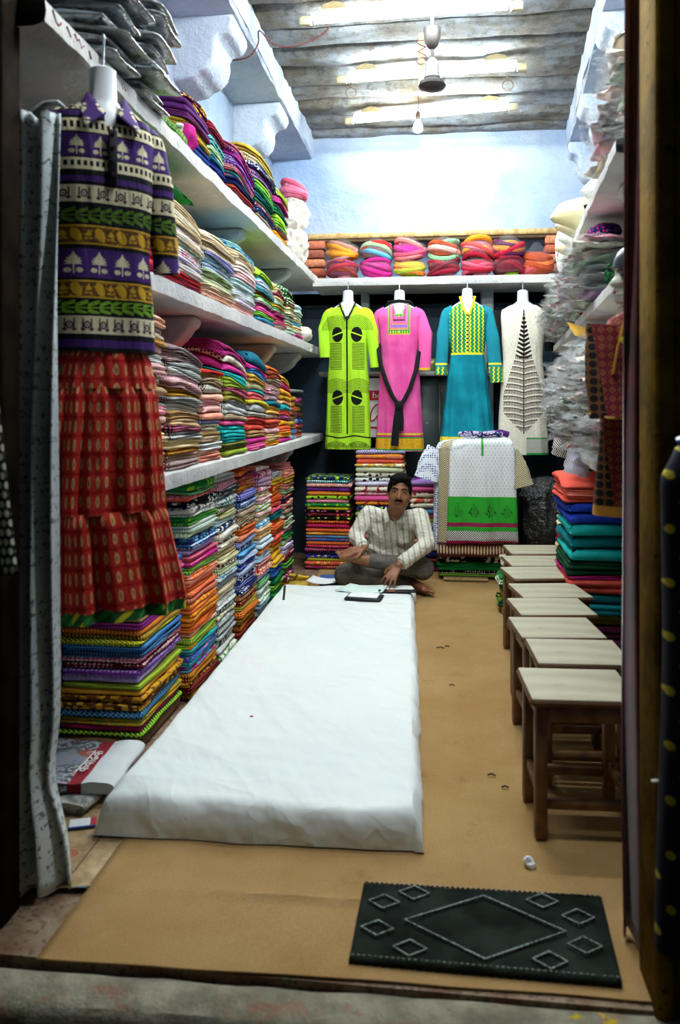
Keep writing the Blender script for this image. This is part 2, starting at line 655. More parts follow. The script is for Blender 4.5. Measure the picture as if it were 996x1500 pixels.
def shelf_right(z, thick, label, t0=.08, t1=3.75, brk=()):
    def fn(u, v):
        prof = [(.42, z - thick), (.03, z - thick + .004), (.002, z - thick + .012), (0, z - thick / 2), (.002, z - .008), (.02, z), (.42, z)]
        a = prof[min(6, int(v * 6.001))]
        t = t0 + (t1 - t0) * u
        e = nz(t * 6, a[1] * 9, 7.) * .007 + nz(t * 23, a[1] * 20, 7.) * .004
        return (a[0] + (e if a[0] < .3 else 0), t, a[1] + (e * .6 if a[1] < z - .001 else 0))
    o = MB().grid(90, 6, fn).build('wall_shelf', M_SHELF, loc=RLOC, rot=(0, 0, RROT), sm=50)
    tag(o, label, 'shelf')
    for t in brk:
        m = MB().prism([(.42 - (a[0] + 1.46), a[1]) for a in bracket_poly(-1.46, -1.08, z - thick + .003, .11)], 'y', t - .065, t + .065)
        b = m.build('bracket', M_SHELF, o, sm=30)
        q = b.modifiers.new('bevel', 'BEVEL'); q.width = .02; q.segments = 3; q.limit_method = 'ANGLE'
    return o


R1 = shelf_right(2.20, .06, 'topmost white plaster shelf along the right wall', brk=(.5, 2.2))
R2 = shelf_right(1.735, .06, 'middle white plaster shelf along the right wall', brk=(.55, 2.5))
R3 = shelf_right(1.075, .07, 'lowest white plaster shelf along the right wall', brk=(.7, 2.4))
# shelf across the back, carrying the wrapped turbans
bs = MB().grid(60, 6, lambda u, v: (-1.02 + 1.90 * u, [6.98, 6.53, 6.502, 6.50, 6.502, 6.52, 6.98][min(6, int(v * 6.001))] + nz(u * 12, v * 5, 1.) * .004,
       [2.225, 2.228, 2.236, 2.262, 2.292, 2.30, 2.30][min(6, int(v * 6.001))] + nz(u * 14, v * 3, 8.) * .003)).build('wall_shelf', M_SHELF, sm=50)
tag(bs, 'white plaster shelf across the back carrying the wrapped turbans', 'shelf')
# pillars and cupboard in the lower back wall
M_PILLAR = mat('chalky pillar', plaster_fn('aab4ba', '6a7680', '98a6b2'), .9, bump=plaster_bump, bump_d=.01)
for x0, x1, z1, y0 in ((-.665, -.60, 2.24, 6.86), (.33, .43, 2.24, 6.80)):
    MB().box(x0, x1, y0, 7.0, 0, z1, .01).build('pillar', M_PILLAR, wall_back)
cup = empty('cupboard', (-.02, 6.78, 0))
tag(cup, 'dark green steel cupboard with peeling paint behind the hanging kurtas', 'cupboard')


def cup_fn(g):
    _, v = coords(g)
    c = mixc(g, smooth(g, noise_n(g, v, 3., 4), .35, .65), lin('1c2a28'), lin('2e3f3c'))
    return mixc(g, smooth(g, noise_n(g, v, 17., 4, .7), .68, .73), c, lin('b9c2bd'))


M_CUP = mat('chipped dark green enamel', cup_fn, .4)
MB().box(-.30, .33, 0, .2, 0, 1.62, .006).build('body', M_CUP, cup)
for x0 in (-.295, .02):
    d = MB().box(x0, x0 + .30, -.02, 0, .06, 1.58, .005).build('door', M_CUP, cup)
    MB().tube([(x0 + (.27 if x0 < 0 else .03), -.03, .8), (x0 + (.27 if x0 < 0 else .03), -.03, .92)], .008).build('handle', MATS.get('x') or plain('dull steel', '8d9396', .35, metal=.8), d)
mid = MB().box(-1.0, .88, 6.70, 6.99, 1.52, 1.555, .006).build('wall_shelf', M_SHELF)
tag(mid, 'narrow shelf behind the hanging kurtas on the back wall', 'shelf')
pst = MB().box(-.60, -.44, 6.665, 6.675, 1.02, 1.50).build('poster', mat('poster paper', lin('e3e2dc'), .6), sm=False)
tag(pst, 'white and red printed poster between green and pink kurtas', 'poster')
MB().box(-.6, -.44, 6.661, 6.664, 1.32, 1.40).build('red_band', mat('poster red', lin('b8232c'), .6), pst, sm=False)
MB().box(-.575, -.45, 6.661, 6.664, 1.09, 1.105).build('red_rule', MATS['poster red'], pst, sm=False)
MB().tube([(-.52 + .05 * math.cos(a / 9 * 5), 6.66, 1.22 + .07 * math.sin(a / 9 * 6)) for a in range(10)], .006, 5).tube(
    [(-.50 + .02 * a, 6.66, 1.28 - .03 * (a % 2)) for a in range(4)], .005, 5).build('red_drawing', MATS['poster red'], pst)


def text(body, size, material, loc, rot, parent, ext=.0006, name='lettering'):
    c = bpy.data.curves.new(name, 'FONT')
    c.body = body
    c.size = size
    c.extrude = ext
    c.align_x = 'CENTER'
    c.align_y = 'CENTER'
    o = bpy.data.objects.new(name, c)
    COL.objects.link(o)
    c.materials.append(material)
    bpy.context.view_layer.update()
    me = bpy.data.meshes.new_from_object(o.evaluated_get(bpy.context.evaluated_depsgraph_get()))
    bpy.data.objects.remove(o)
    me.materials.clear()
    me.materials.append(material)
    return link_mesh(name, me, parent, loc, rot)


text('hoj', .075, mat('poster lettering white', lin('f2f0ea'), .6), (-.505, 6.659, 1.36), (PI / 2, 0, 0), pst)

# ------------------------------------------------------------------ lamps and ceiling fittings
M_TUBE = mat('lit fluorescent tube', lin('ffffff'), .4, emit=((.86, .97, 1.0, 1), TUBE_POWER * .72))
M_HOLDER = plain('yellowed lampholder plastic', 'b5ab8c', .5)
M_BLOCK = plain('painted wooden block', '9a8a66', .7)
M_WIRE = mat('red and black twisted flex', lambda g: mixc(g, ((coords(g)[0][0] * 60).fr() < .5), lin('7a2a26'), lin('2b1a18')), .6)


M_TUBE_ADDED = mat('brighter added fluorescent tube', lin('ffffff'), .4, emit=((.90, .97, 1.0, 1), TUBE_POWER * 1.2))  # stronger glow for the two added tubes, to balance front against back


def tube_light(a, b, label, glow=None):
    a, b = Vector(a), Vector(b)
    c = (a + b) / 2
    d = b - a
    L = d.length
    rz = math.atan2(d.y, d.x)
    t = empty('tube_light', c, rz)
    tag(t, label, 'tube light', 'fluorescent tube lights on the ceiling')
    h = L / 2
    MB().tube([(-h + .05, 0, 0), (h - .05, 0, 0)], .0145, 12).build('tube', glow or M_TUBE, t)
    for s in (-1, 1):
        MB().box(s * h - .035, s * h + .035, -.022, .022, -.022, .026, .008).build('end_holder', M_HOLDER, t)
        MB().prism([(s * h * .72 - .075, .05), (s * h * .72 + .075, .05), (s * h * .72 + .06, .078), (s * h * .72, .095), (s * h * .72 - .06, .078)], 'y', -.03, .03).build('mounting_block', M_BLOCK, t)
    MB().box(-h + .03, h - .03, -.016, .016, .024, .05, .004).build('batten', plain('white batten', 'c8ccc8', .5), t)
    return t


tube_light((-.70, 6.30, 3.475), (.53, 6.14, 3.475), 'fluorescent tube light nearest the back wall, behind the bulb')
tube_light((-.66, 5.49, 3.475), (.525, 5.42, 3.475), 'middle fluorescent tube light behind the fan motor')
tube_light((-.765, 4.62, 3.475), (.415, 4.58, 3.475), 'front fluorescent tube light at top edge of photo')

tube_light((-.55, 2.22, 3.40), (.60, 2.20, 3.40), 'added fluorescent tube light just inside the doorway, above the photo edge', M_TUBE_ADDED)  # added out of view to brighten the hanging kurta and skirt
tube_light((-.60, 3.62, 3.475), (.60, 3.60, 3.475), 'added fluorescent tube light over the stools, above the photo edge', M_TUBE_ADDED)  # added out of view to light the front half of the shop

bulb = empty('light_bulb', (-.165, 6.05, 3.36))
tag(bulb, 'small warm glowing light bulb hanging below the tube nearest the back', 'bulb')
MB().lathe([(.006, -.075), (.03, -.062), (.036, -.04), (.03, -.015), (.016, .008), (.014, .02)], 14).build(
    'glass', mat('glowing bulb glass', lin('fff2d0'), .4, emit=((1.0, .78, .4, 1), 60.0)), bulb)
MB().lathe([(.017, .018), (.02, .03), (.02, .07), (.008, .085)], 12).build('socket', plain('brown bakelite', '3a2a20', .4), bulb)
MB().tube([(0, 0, .08), (.004, 0, .14), (0, 0, .20)], .003, 6).build('cord', M_WIRE, bulb)

fp = at(633, 60, 4.75)
fan = empty('ceiling_fan', (fp.x, 4.75, 3.56))
tag(fan, 'dark ceiling fan motor hanging on a short rod between the tube lights', 'fan')
M_FAN = plain('dark brown enamel', '2c2725', .45, spec=.2)
MB().lathe([(.012, -.225), (.024, -.215), (.036, -.205), (.046, -.17), (.050, -.115), (.050, -.105), (.044, -.10), (.01, -.098)], 20).build('canopy', M_FAN, fan)
MB().tube([(0, 0, .0), (0, 0, -.11)], .009, 8).build('upper_rod', plain('white painted rod', 'd6dcdc', .4), fan)
MB().tube([(0, 0, -.21), (0, 0, -.29)], .010, 10).build('down_rod', M_FAN, fan)
MB().lathe([(.016, -.275), (.026, -.285), (.038, -.31), (.044, -.365), (.05, -.38), (.05, -.39), (.04, -.40)], 22).build('motor_housing', plain('grey motor enamel', '5c5a58', .35, spec=.6), fan)
MB().lathe([(.045, -.395), (.062, -.405), (.079, -.42), (.081, -.435), (.07, -.45), (.03, -.462), (.003, -.464)], 24).build('bottom_cover', M_FAN, fan)
hk = MB().box(-.135, -.10, 5.02, 5.05, 3.24, 3.56, .006).build('ceiling_batten', M_BLOCK)
tag(hk, 'short wooden batten with tangled wire beside the fan rod', 'batten')
MB().tube([(-.115 + .035 * math.cos(k * 1.3), 5.0 + .02 * math.sin(k * 2.1), 3.52 - .012 * k) for k in range(16)], .003, 5).build('wire_tangle', M_WIRE, hk)
for p, lab in ((at(515, 130, 5.75), 'small iron ring in the ceiling left of the fan'), (at(743, 117, 5.75), 'small iron ring in the ceiling right of the fan')):
    m = MB().tube([(.036 * math.cos(a * PI / 8), .01, .036 * math.sin(a * PI / 8)) for a in range(17)], .0045, 6, cap=False)
    o = m.build('iron_ring', plain('rusty iron', '57493c', .5, metal=.6), loc=(p.x, 5.7, 3.475))
    tag(o, lab, 'ring', 'iron rings on the ceiling')
    MB().tube([(0, .01, .035), (0, .01, .07)], .006, 6).build('staple', MATS['rusty iron'], o)


def wire(name, pts, r, label, cat='wire', m=None):
    P = [Vector(p) for p in pts]
    out = []
    for i in range(len(P) - 1):
        p0, p1, p2, p3 = P[max(i - 1, 0)], P[i], P[i + 1], P[min(i + 2, len(P) - 1)]
        for k in range(6):
            t = k / 6
            out.append(.5 * ((2 * p1) + (p2 - p0) * t + (2 * p0 - 5 * p1 + 4 * p2 - p3) * t * t + (3 * p1 - p0 - 3 * p2 + p3) * t ** 3))
    out.append(P[-1])
    o = MB().tube(out, r, 6).build(name, m or M_WIRE)
    return tag(o, label, cat)


wire('electric_wire', [at(332, 86, 4.75), at(345, 88, 4.7), at(366, 82, 4.7), at(378, 64, 4.7), at(380, 45, 4.75), at(400, 64, 4.9), at(430, 68, 4.95), at(470, 52, 4.95), at(487, 32, 4.9)],
     .0045, 'red twisted wire looping from the left cornice to the front tube')
wire('electric_wire', [at(508, 28, 4.95), at(530, 40, 5.05), at(560, 47, 5.1), at(597, 48, 5.1), at(612, 40, 5.1), at(618, 30, 5.05)], .004,
     'red twisted wire sagging from the front tube to the fan')

# ------------------------------------------------------------------ floor coverings
def carpet_fn(g):
    _, v = coords(g)
    c = mixc(g, smooth(g, noise_n(g, v, 2.2, 6, .65), .35, .68), lin('a5865a'), lin('98784b'))
    c = mixc(g, smooth(g, noise_n(g, v, 5.5, 5, .7), .58, .74) * .45, c, lin('66492a'))
    return mixc(g, smooth(g, noise_n(g, v, 160., 2), .4, .65) * .25, c, lin('7f5a30'))


def carpet_pt(u, v):
    x0, x1 = -.935, .66
    x = x0 + (x1 + (.32 if True else 0) * v - x0) * u
    ye = 1.832 + .024 * x + nz(x * 3.1, 4.) * .012
    y = ye + (6.95 - ye) * v ** 1.6
    z = .006 + .008 * max(0, nz(x * 1.4, y * 2.6, 9.)) + .012 * math.exp(-((y - 2.12 - .03 * x + .02 * nz(x * 4, 2.)) / .012) ** 2) * (1 if -.6 < x < .05 else .3)
    return (x, y, z)


carpet = MB().grid(70, 160, carpet_pt).build('floor_carpet', mat('tan felt carpet', carpet_fn, .95, spec=.05, bump=lambda g: noise_n(g, coords(g)[1], 220., 2), bump_d=.002))
solidify(carpet, .004, -1)
tag(carpet, 'worn tan felt carpet covering the shop floor', 'carpet')


def vinyl_fn(g):
    (x, y, z), v = coords(g)
    c = mixc(g, smooth(g, noise_n(g, v, 20., 5, .7), .4, .62), lin('9a7d58'), lin('b59a72'))
    d = mixc(g, voro(g, v, 9., 1., out='Color').v if False else smooth(g, noise_n(g, v, 3., 1), .45, .55), lin('a2503e'), lin('3f6d78'))
    f = (voro(g, v, 11., .8) + noise_n(g, v, 30., 3) * .25) < .42
    c = mixc(g, f * .75, c, d)
    ln = ((x * 1.0 + 10.0) / .155).fr() < .03
    return mixc(g, ln, c, lin('5b4632'))


vin = MB().grid(12, 20, lambda u, v: (-1.43 + .50 * u + .02 * v, 2.07 - .06 * (1 - u) + .75 * v, .003 + (.016 if v < .06 and u > .5 else 0) * (1 - v / .06))).build(
    'vinyl_sheet', mat('faded flowered vinyl', vinyl_fn, .5, spec=.35))
solidify(vin, .003, -1)
tag(vin, 'faded flower-patterned vinyl sheet on the floor beside the left curtain', 'vinyl sheet')

# mattress with a white cotton cover
MC = [Vector((-1.025, 2.335)), Vector((-.045, 2.36)), Vector((-.165, 5.40)), Vector((-1.045, 5.32))]


def mattress_pt(u, v, top=.105):
    a = MC[0].lerp(MC[1], u)
    b = MC[3].lerp(MC[2], u)
    return a.lerp(b, v)


def mattress():
    nu, nv = 46, 120
    m = MB()
    rows = []
    W, L = .92, 3.0

    def edge(t, n, R):           # rounded shoulder
        d = min(t, 1 - t) * n
        return 1.0 if d > R else math.sqrt(max(0, 1 - (1 - d / R) ** 2))

    def fn(u, v):
        uu = (u ** 1.0)
        p = mattress_pt(u, v)
        e = edge(u, W, .04) * edge(v, L, .045)
        x, y = p
        wr = 0
        for ang, f, amp, ph in ((.5, 5.5, .006, 0), (-.35, 8, .005, 3.), (1.2, 4, .006, 7.), (2.0, 11, .003, 5.)):
            q = x * math.cos(ang) + y * math.sin(ang)
            r = -x * math.sin(ang) + y * math.cos(ang)
            n = nz(q * f * .35, r * f, ph)
            wr += amp * (1 - abs(n) * 2.2)
        front = math.exp(-((y - 2.36) / .35) ** 2)
        wr *= .75 + .9 * front
        z = .012 + (.088 + wr * .9) * e
        ripple = .012 * nz(y * 7, 3.3) if u > .97 else (.01 * nz(x * 6, 8.) if v < .02 else 0)
        return (x + (ripple if u > .97 else 0), y + (ripple if v < .02 else 0), z)
    us = [0, .004, .012, .022, .035, .05] + [.05 + .9 * i / 38 for i in range(1, 38)] + [.95, .965, .978, .988, .996, 1]
    vs = [0, .0015, .004, .008, .013, .02] + [.02 + .96 * i / 110 for i in range(1, 110)] + [.98, .987, .992, .996, .9985, 1]
    pts = [fn(u, v) for v in vs for u in us]
    w = len(us)
    fs = [(j * w + i, j * w + i + 1, (j + 1) * w + i + 1, (j + 1) * w + i) for j in range(len(vs) - 1) for i in range(w - 1)]
    k = len(pts)
    # skirt down to the floor
    loop = [i for i in range(w)] + [j * w + w - 1 for j in range(1, len(vs))] + [(len(vs) - 1) * w + i for i in range(w - 2, -1, -1)] + [j * w for j in range(len(vs) - 2, 0, -1)]
    low = [(pts[i][0], pts[i][1], .011) for i in loop]
    pts += low
    n = len(loop)
    fs += [(loop[i], k + i, k + (i + 1) % n, loop[(i + 1) % n]) for i in range(n)]
    m.add(pts, fs)
    return m


def cotton_fn(g):
    _, v = coords(g)
    c = mixc(g, smooth(g, noise_n(g, v, 2.4, 4), .3, .7), lin('e6eae6'), lin('dfe6e4'))
    st = smooth(g, noise_n(g, v, 3.1, 5, .6), .66, .78)
    return mixc(g, st * .35, c, lin('c7b788'))


def crease(g):
    (x, y, z), v = coords(g)
    a = noise_n(g, vec3(g, x * 1.0 + y * .55, y * .35 - x * .2, z * 1.0), 4.2, 3, .5)
    b = noise_n(g, vec3(g, x * .5 - y * .25, y * 1.1 + x * .3, z * 1.0), 3.1, 2, .5)
    return ((a - .5).abs() * -1.3) + ((b - .5).abs() * -1.6) + noise_n(g, v, 2.0, 2) * .9


M_COTTON = mat('white cotton sheeting', cotton_fn, .85, spec=.15, sheen=.2, bump=crease, bump_d=.034)
mat_o = mattress().build('floor_mattress', M_COTTON)
tag(mat_o, 'long white cotton-covered mattress lying on the carpet', 'mattress')
for p, c, L_ in (((-.72, 3.05), '7a2030', .012), ((-.60, 2.55), '4a5a7a', .006), ((-.31, 2.52), '7a3030', .006)):
    MB().box(p[0], p[0] + L_, p[1], p[1] + .006, .1, .109, .001).build('lint_speck', plain('lint ' + c, c), mat_o)

# things lying at the far end of the mattress
pen = MB().tube([at(423, 857, 5.25) * 1.0, at(417, 880, 4.86)], .006, 6).build('measuring_stick', plain('black lacquer stick', '16161a', .4))
p0, p1 = Vector((-1.0, 5.22, .112)), Vector((-.94, 4.86, .110))
bpy.data.objects.remove(pen)
pen = MB().tube([p0, p1], .007, 8).build('measuring_stick', MATS['black lacquer stick'])
tag(pen, 'thin black stick lying on the far left end of mattress', 'stick')
M_PAPER = plain('white paper', 'e8ecec', .7, .04)
M_PAPERG = plain('pale green paper', 'cfe3dc', .7, .04)


def sheet(name, quad, z, t, m, lab=None, cat=None, curl=0., rz=0.):
    q = [Vector(p) for p in quad]
    c = sum(q, Vector((0, 0))) / 4
    o = MB().grid(8, 6, lambda u, v: (*((q[0].lerp(q[1], u)).lerp(q[3].lerp(q[2], u), v) - c), curl * (2 * u - 1) ** 2 + curl * .6 * (v ** 2))).build(name, m, loc=(c.x, c.y, z))
    solidify(o, t, 1)
    if lab:
        tag(o, lab, cat)
    return o


sheet('paper_sheet', [(-.66, 5.12), (-.36, 5.08), (-.34, 5.24), (-.58, 5.28)], .112, .002, M_PAPERG, 'pale green paper sheet under the man\'s resting hand', 'paper', .012)
bk = MB().box(-.11, .11, -.07, .07, 0, .012, .004).build('notebook', plain('black book cover', '17181c', .5), loc=(-.46, 4.96, .112), rot=(0, 0, -.12))
tag(bk, 'small black notebook with white pages near the mattress end', 'notebook')
MB().box(-.095, .085, -.045, .075, .012, .018, .001).build('pages', M_PAPER, bk)
ph = MB().box(-.12, .12, -.03, .03, 0, .009, .003).build('folder', MATS['black book cover'], loc=(-.27, 5.15, .113), rot=(0, 0, .12))
tag(ph, 'thin black folder lying right of the man\'s hand', 'folder')
MB().box(-.06, -.02, -.032, -.018, .009, .011).build('orange_tab', plain('orange tab', 'e06a3a'), ph)
# behind the mattress
bag = MB()
bag.grid(16, 8, lambda u, v: (-.15 + .30 * u, .03 * math.sin(v * PI) * (1 if True else 0), .0 + .13 * v * (1 - .35 * u * v) + .015 * nz(u * 6, v * 5, 3.)))
o = bag.build('carrier_bag', plain('yellow polythene', 'c9a51c', .4, .1, spec=.5), loc=(-1.06, 5.62, .005), rot=(-.5, 0, .1))
solidify(o, .02)
tag(o, 'crumpled yellow polythene bag behind the mattress end', 'bag')
MB().tube([(-.07, -.018, .05), (-.02, -.02, .085), (.05, -.02, .07), (.07, -.018, .1)], .004, 5).tube([(.02, -.018, .05), (.06, -.02, .062)], .004, 5).build('black_print', MATS['black book cover'], o)
sheet('paper_scrap', [(-.12, 0), (.1, .0), (.13, .12), (-.09, .13)], .12, .003, M_PAPER, 'torn white paper lying between yellow bag and man', 'paper', .02).location = (-.80, 5.66, .05)
cl = MB().box(-.16, .16, -.12, .12, 0, .04, .012).build('folded_cloth', plain('denim blue cloth', '3f5c9a', .9), loc=(-.70, 5.82, .008), rot=(0, 0, .1))
tag(cl, 'folded plain blue cloth on the floor behind white paper scrap', 'cloth')

# wooden plinth, newspapers and card at the left
pl = MB().box(-1.44, -1.105, 2.905, 3.40, .003, .058, .012).build('wooden_plinth', mat('rubbed brown board', lambda g: mixc(
    g, smooth(g, noise_n(g, coords(g)[1], 9., 5), .35, .65), lin('6e4e30'), lin('8c6a44')), .6))
tag(pl, 'low brown board under the front stack of folded cloth', 'plinth')


def news_fn(g):
    (x, y, z), v = coords(g)
    c = mixc(g, smooth(g, noise_n(g, v, 7., 3), .42, .56), lin('8d949c'), lin('4b525e'))
    c = mixc(g, smooth(g, noise_n(g, v, 15., 2), .6, .66) * .8, c, lin('b4583a'))
    t = ((y / .008).fr() < .45) * (noise_n(g, v, 60., 2) > .5) * (noise_n(g, v, 6., 2) > .52)
    c = mixc(g, t, c, lin('d4d6d4'))
    c = mixc(g, (x > .055), c, lin('c9cdcd'))
    return mixc(g, between(x, .028, .075), c, lin('8f2430'))


M_NEWS = mat('newsprint front page', news_fn, .7, spec=.25)
M_NEWS2 = mat('newsprint back page', lambda g: mixc(g, smooth(g, noise_n(g, coords(g)[1], 25., 4), .4, .6), lin('b9b8ae'), lin('6e7472')), .75)


def newspaper(W, D, T, m, loc, rz, lab, wav):
    mb = MB()
    n = 22
    prof = []
    # folded bundle: rounded fold on the +x side, page edges on the -x side
    for i in range(n + 1):
        u = i / n
        prof.append((-W / 2 + W * u, 0 + wav * .3 * math.sin(u * 5)))
    for i in range(1, 7):
        a = -PI / 2 + PI * i / 7
        prof.append((W / 2 + T * .7 * math.cos(a), T / 2 + T / 2 * math.sin(a)))
    for i in range(n, -1, -1):
        u = i / n
        prof.append((-W / 2 + W * u, T + wav * math.sin(u * 7 + 1) + wav * .5 * math.sin(u * 17)))
    k = len(prof)
    vs, fs = [], []
    for j in range(15):
        v = j / 14
        for i, (x, z) in enumerate(prof):
            vs.append((x + .004 * math.sin(v * 9), -D / 2 + D * v + .004 * nz(x * 20, v), max(0, z + (.006 * nz(x * 9, v * 5, 2.) if i > n else 0))))
    for j in range(14):
        for i in range(k):
            fs.append((j * k + i, j * k + (i + 1) % k, (j + 1) * k + (i + 1) % k, (j + 1) * k + i))
    fs.append(tuple(range(k)))
    fs.append(tuple(14 * k + i for i in range(k - 1, -1, -1)))
    mb.add(vs, fs)
    o = mb.build('newspaper', m, loc=loc, rot=(0, 0, rz), sm=60)
    return tag(o, lab, 'newspaper', 'folded newspapers on the floor')


newspaper(.30, .30, .030, M_NEWS2, (-1.26, 2.62, .006), -.12, 'lower folded newspaper with plain grey pages beside the mattress', .002)
np1 = newspaper(.32, .33, .034, M_NEWS, (-1.235, 2.68, .040), .06, 'upper folded newspaper with red masthead strip beside the mattress', .004)
text('\u0915\u0935\u093e\u0922\u0915', .055, mat('masthead white', lin('e4e2dc'), .7), (.052, -.02, .0415), (0, 0, PI / 2 - .05), np1, .001)
crd = MB().box(-.04, .04, -.028, .028, 0, .002).build('visiting_card', mat('card print', lambda g: mixc(g, coords(g)[0][1] < -.019, mixc(
    g, between(coords(g)[0][0], .022, .06), lin('e2e3e6'), lin('b03038')), lin('28408c')), .5), loc=(-1.09, 2.40, .009), rot=(0, 0, .35), sm=False)
tag(crd, 'small white card edged blue and red by the left curtain', 'card')

# ------------------------------------------------------------------ doormat
dm = empty('doormat', (.105, 2.035, .016), .02)
tag(dm, 'black rubber-backed doormat stitched with grey diamonds at the entrance', 'doormat')


def felt_fn(g):
    _, v = coords(g)
    return mixc(g, smooth(g, noise_n(g, v, 7., 4), .35, .7), lin('10140f'), lin('252e28'))


q = [(-.305, .148), (.312, .148), (.29, -.17), (-.318, -.155)]
mq = [Vector(a) for a in q]


def matpt(a, b):            # a,b in -1..1
    u, v = (a + 1) / 2, (b + 1) / 2
    return mq[3].lerp(mq[2], u).lerp(mq[0].lerp(mq[1], u), v)


o = MB().grid(60, 24, lambda u, v: (*matpt(2 * u - 1, 2 * v - 1), .004 + .004 * nz(u * 4, v * 3, 2.) + (.0015 if (int(u * 60) % 2 and (v < .01 or v > .99)) else 0))).build('pile', mat(
    'black ribbed felt', felt_fn, .95, spec=.1, bump=lambda g: noise_n(g, coords(g)[1], 260., 2), bump_d=.003), dm)
solidify(o, .012, -1)
M_STITCH = mat('grey stitched line', lambda g: mixc(g, smooth(g, noise_n(g, coords(g)[1], 220., 2), .35, .6), lin('36403b'), lin('95a199')), .9)


def diamond(cx, cy, rx, ry, w, name):
    mb = MB()
    P = [matpt(cx + rx, cy), matpt(cx, cy + ry), matpt(cx - rx, cy), matpt(cx, cy - ry)]
    c = matpt(cx, cy)
    for i in range(4):
        a, b = P[i], P[(i + 1) % 4]
        ai, bi = c + (a - c) * (1 - w / (a - c).length), c + (b - c) * (1 - w / (b - c).length)
        vs = [(*a, .006), (*b, .006), (*bi, .006), (*ai, .006), (*a, .0125), (*b, .0125), (*bi, .0125), (*ai, .0125)]
        mb.add(vs, [(0, 1, 2, 3), (4, 5, 6, 7), (0, 1, 5, 4), (1, 2, 6, 5), (2, 3, 7, 6), (3, 0, 4, 7)])
    return mb.build(name, M_STITCH, dm, sm=False)


diamond(.02, -.03, .64, .80, .005, 'large_diamond')
for cx, cy in ((-.56, .72), (-.80, .42), (-.82, -.28), (-.55, -.70), (.50, .72), (.77, .36), (.78, -.32), (.50, -.72)):
    diamond(cx, cy, .135, .20, .004, 'small_diamond')
for s in (-1, 1):
    mb = MB()
    for k in range(46):
        a = matpt(-.97 + 1.94 * k / 45, .955 * s)
        mb.box(a.x - .004, a.x + .003, a.y - .001, a.y + .001, .008, .0118)
    mb.build('edge_stitching', M_STITCH, dm, sm=False)

sc_ = MB()
vs = []
bm = bmesh.new()
bmesh.ops.create_icosphere(bm, subdivisions=2, radius=.016)
for v in bm.verts:
    v.co *= 1 + .9 * nz(v.co.x * 60, v.co.y * 60, v.co.z * 60)
me = bpy.data.meshes.new('paper_wad'); bm.to_mesh(me); bm.free(); me.materials.append(M_PAPER)
o = link_mesh('paper_wad', me, loc=(.245, 2.33, .02))
tag(o, 'tiny crumpled white paper wad on the carpet near the stools', 'paper')
for i, (px, py, s) in enumerate(((645, 950, .02), (720, 1137, .014), (740, 1155, .012), (662, 1005, .012), (655, 948, .012))):
    d = FWD + RIGHT * ((px - 498) / 1200) + Vector((0, 0, (590 - py) / 1200))
    p = EYE + d * (1.29 / -d.z)
    o = MB().tube([(-s, 0, 0), (0, s * .3, .003), (s, -s * .1, 0)], .003, 5).build('thread_scrap', plain('dark thread', '4a2a20'), loc=(p.x, p.y, .014))
    tag(o, 'tiny dark thread scrap on the carpet, ' + ['farther left beside the mattress end', 'nearer one beside the front stools', 'nearest the first stool', 'midway along the mattress', 'farther right beside the mattress end'][i], 'thread', 'thread scraps on the carpet')

# ------------------------------------------------------------------ stools
def top_fn(g):
    (x, y, z), v = coords(g)
    n = noise_n(g, v, 3., 3)
    w = ((y * 55 + n * 9 + x * 2).sin() * .5 + .5)
    c = mixc(g, w * .55, lin('b5ae96'), lin('948c74'))
    return mixc(g, smooth(g, noise_n(g, v, 18., 4), .55, .75) * .35, c, lin('70664e'))


def oak_fn(g):
    (x, y, z), v = coords(g)
    n = noise_n(g, v, 9., 4)
    w = ((z * 16 + x * 60 + y * 60 + n * 14).sin() * .5 + .5)
    return mixc(g, w * .7, lin('7d5a36'), lin('573b22'))


M_TOP = mat('pale grained laminate', top_fn, .38, spec=.5)
M_OAK = mat('brown stool timber', oak_fn, .5, spec=.4)
M_EDGE = plain('dark stool edging', '5d3f26', .45)


def stool(x, y, rz, label, w=.325, d=.30, h=.43):
    t = empty('wooden_stool', (x, y, .012), rz)
    tag(t, label, 'stool', 'row of wooden stools')
    h -= .012
    MB().box(-w / 2, w / 2, -d / 2, d / 2, h - .022, h - .002, .008).build('seat', M_EDGE, t)
    MB().box(-w / 2 + .006, w / 2 - .006, -d / 2 + .006, d / 2 - .006, h - .004, h, .0015).build('laminate_top', M_TOP, t)
    lx, ly = w / 2 - .035, d / 2 - .035
    for sx in (-1, 1):
        for sy in (-1, 1):
            MB().box(sx * lx - .018, sx * lx + .018, sy * ly - .018, sy * ly + .018, 0, h - .022, .004).build('leg', M_OAK, t)
    for s in (-1, 1):
        MB().box(-lx + .018, lx - .018, s * ly - .010, s * ly + .010, h - .075, h - .022, .003).build('apron', M_OAK, t)
        MB().box(s * lx - .010, s * lx + .010, -ly + .018, ly - .018, h - .075, h - .022, .003).build('apron', M_OAK, t)
        MB().box(-lx + .018, lx - .018, s * ly - .009, s * ly + .009, .085, .115, .003).build('stretcher', M_OAK, t)
        MB().box(s * lx - .009, s * lx + .009, -ly + .018, ly - .018, .11, .14, .003).build('stretcher', M_OAK, t)
    return t


def stool_px(bl, fl, fr, label, h=.43):
    def az(p):
        d = FWD + RIGHT * ((p[0] - 498) / 1200) + Vector((0, 0, (590 - p[1]) / 1200))
        return EYE + d * ((h - 1.3) / d.z)
    a, b, c = az(bl), az(fl), az(fr)
    e = (c - b)
    rz = math.atan2(e.y, e.x)
    w = .325
    ux = Vector((math.cos(rz), math.sin(rz), 0)); uy = Vector((-math.sin(rz), math.cos(rz), 0))
    cen = b + ux * (w / 2) + uy * .15
    return stool(cen.x, cen.y, rz, label, h=h)


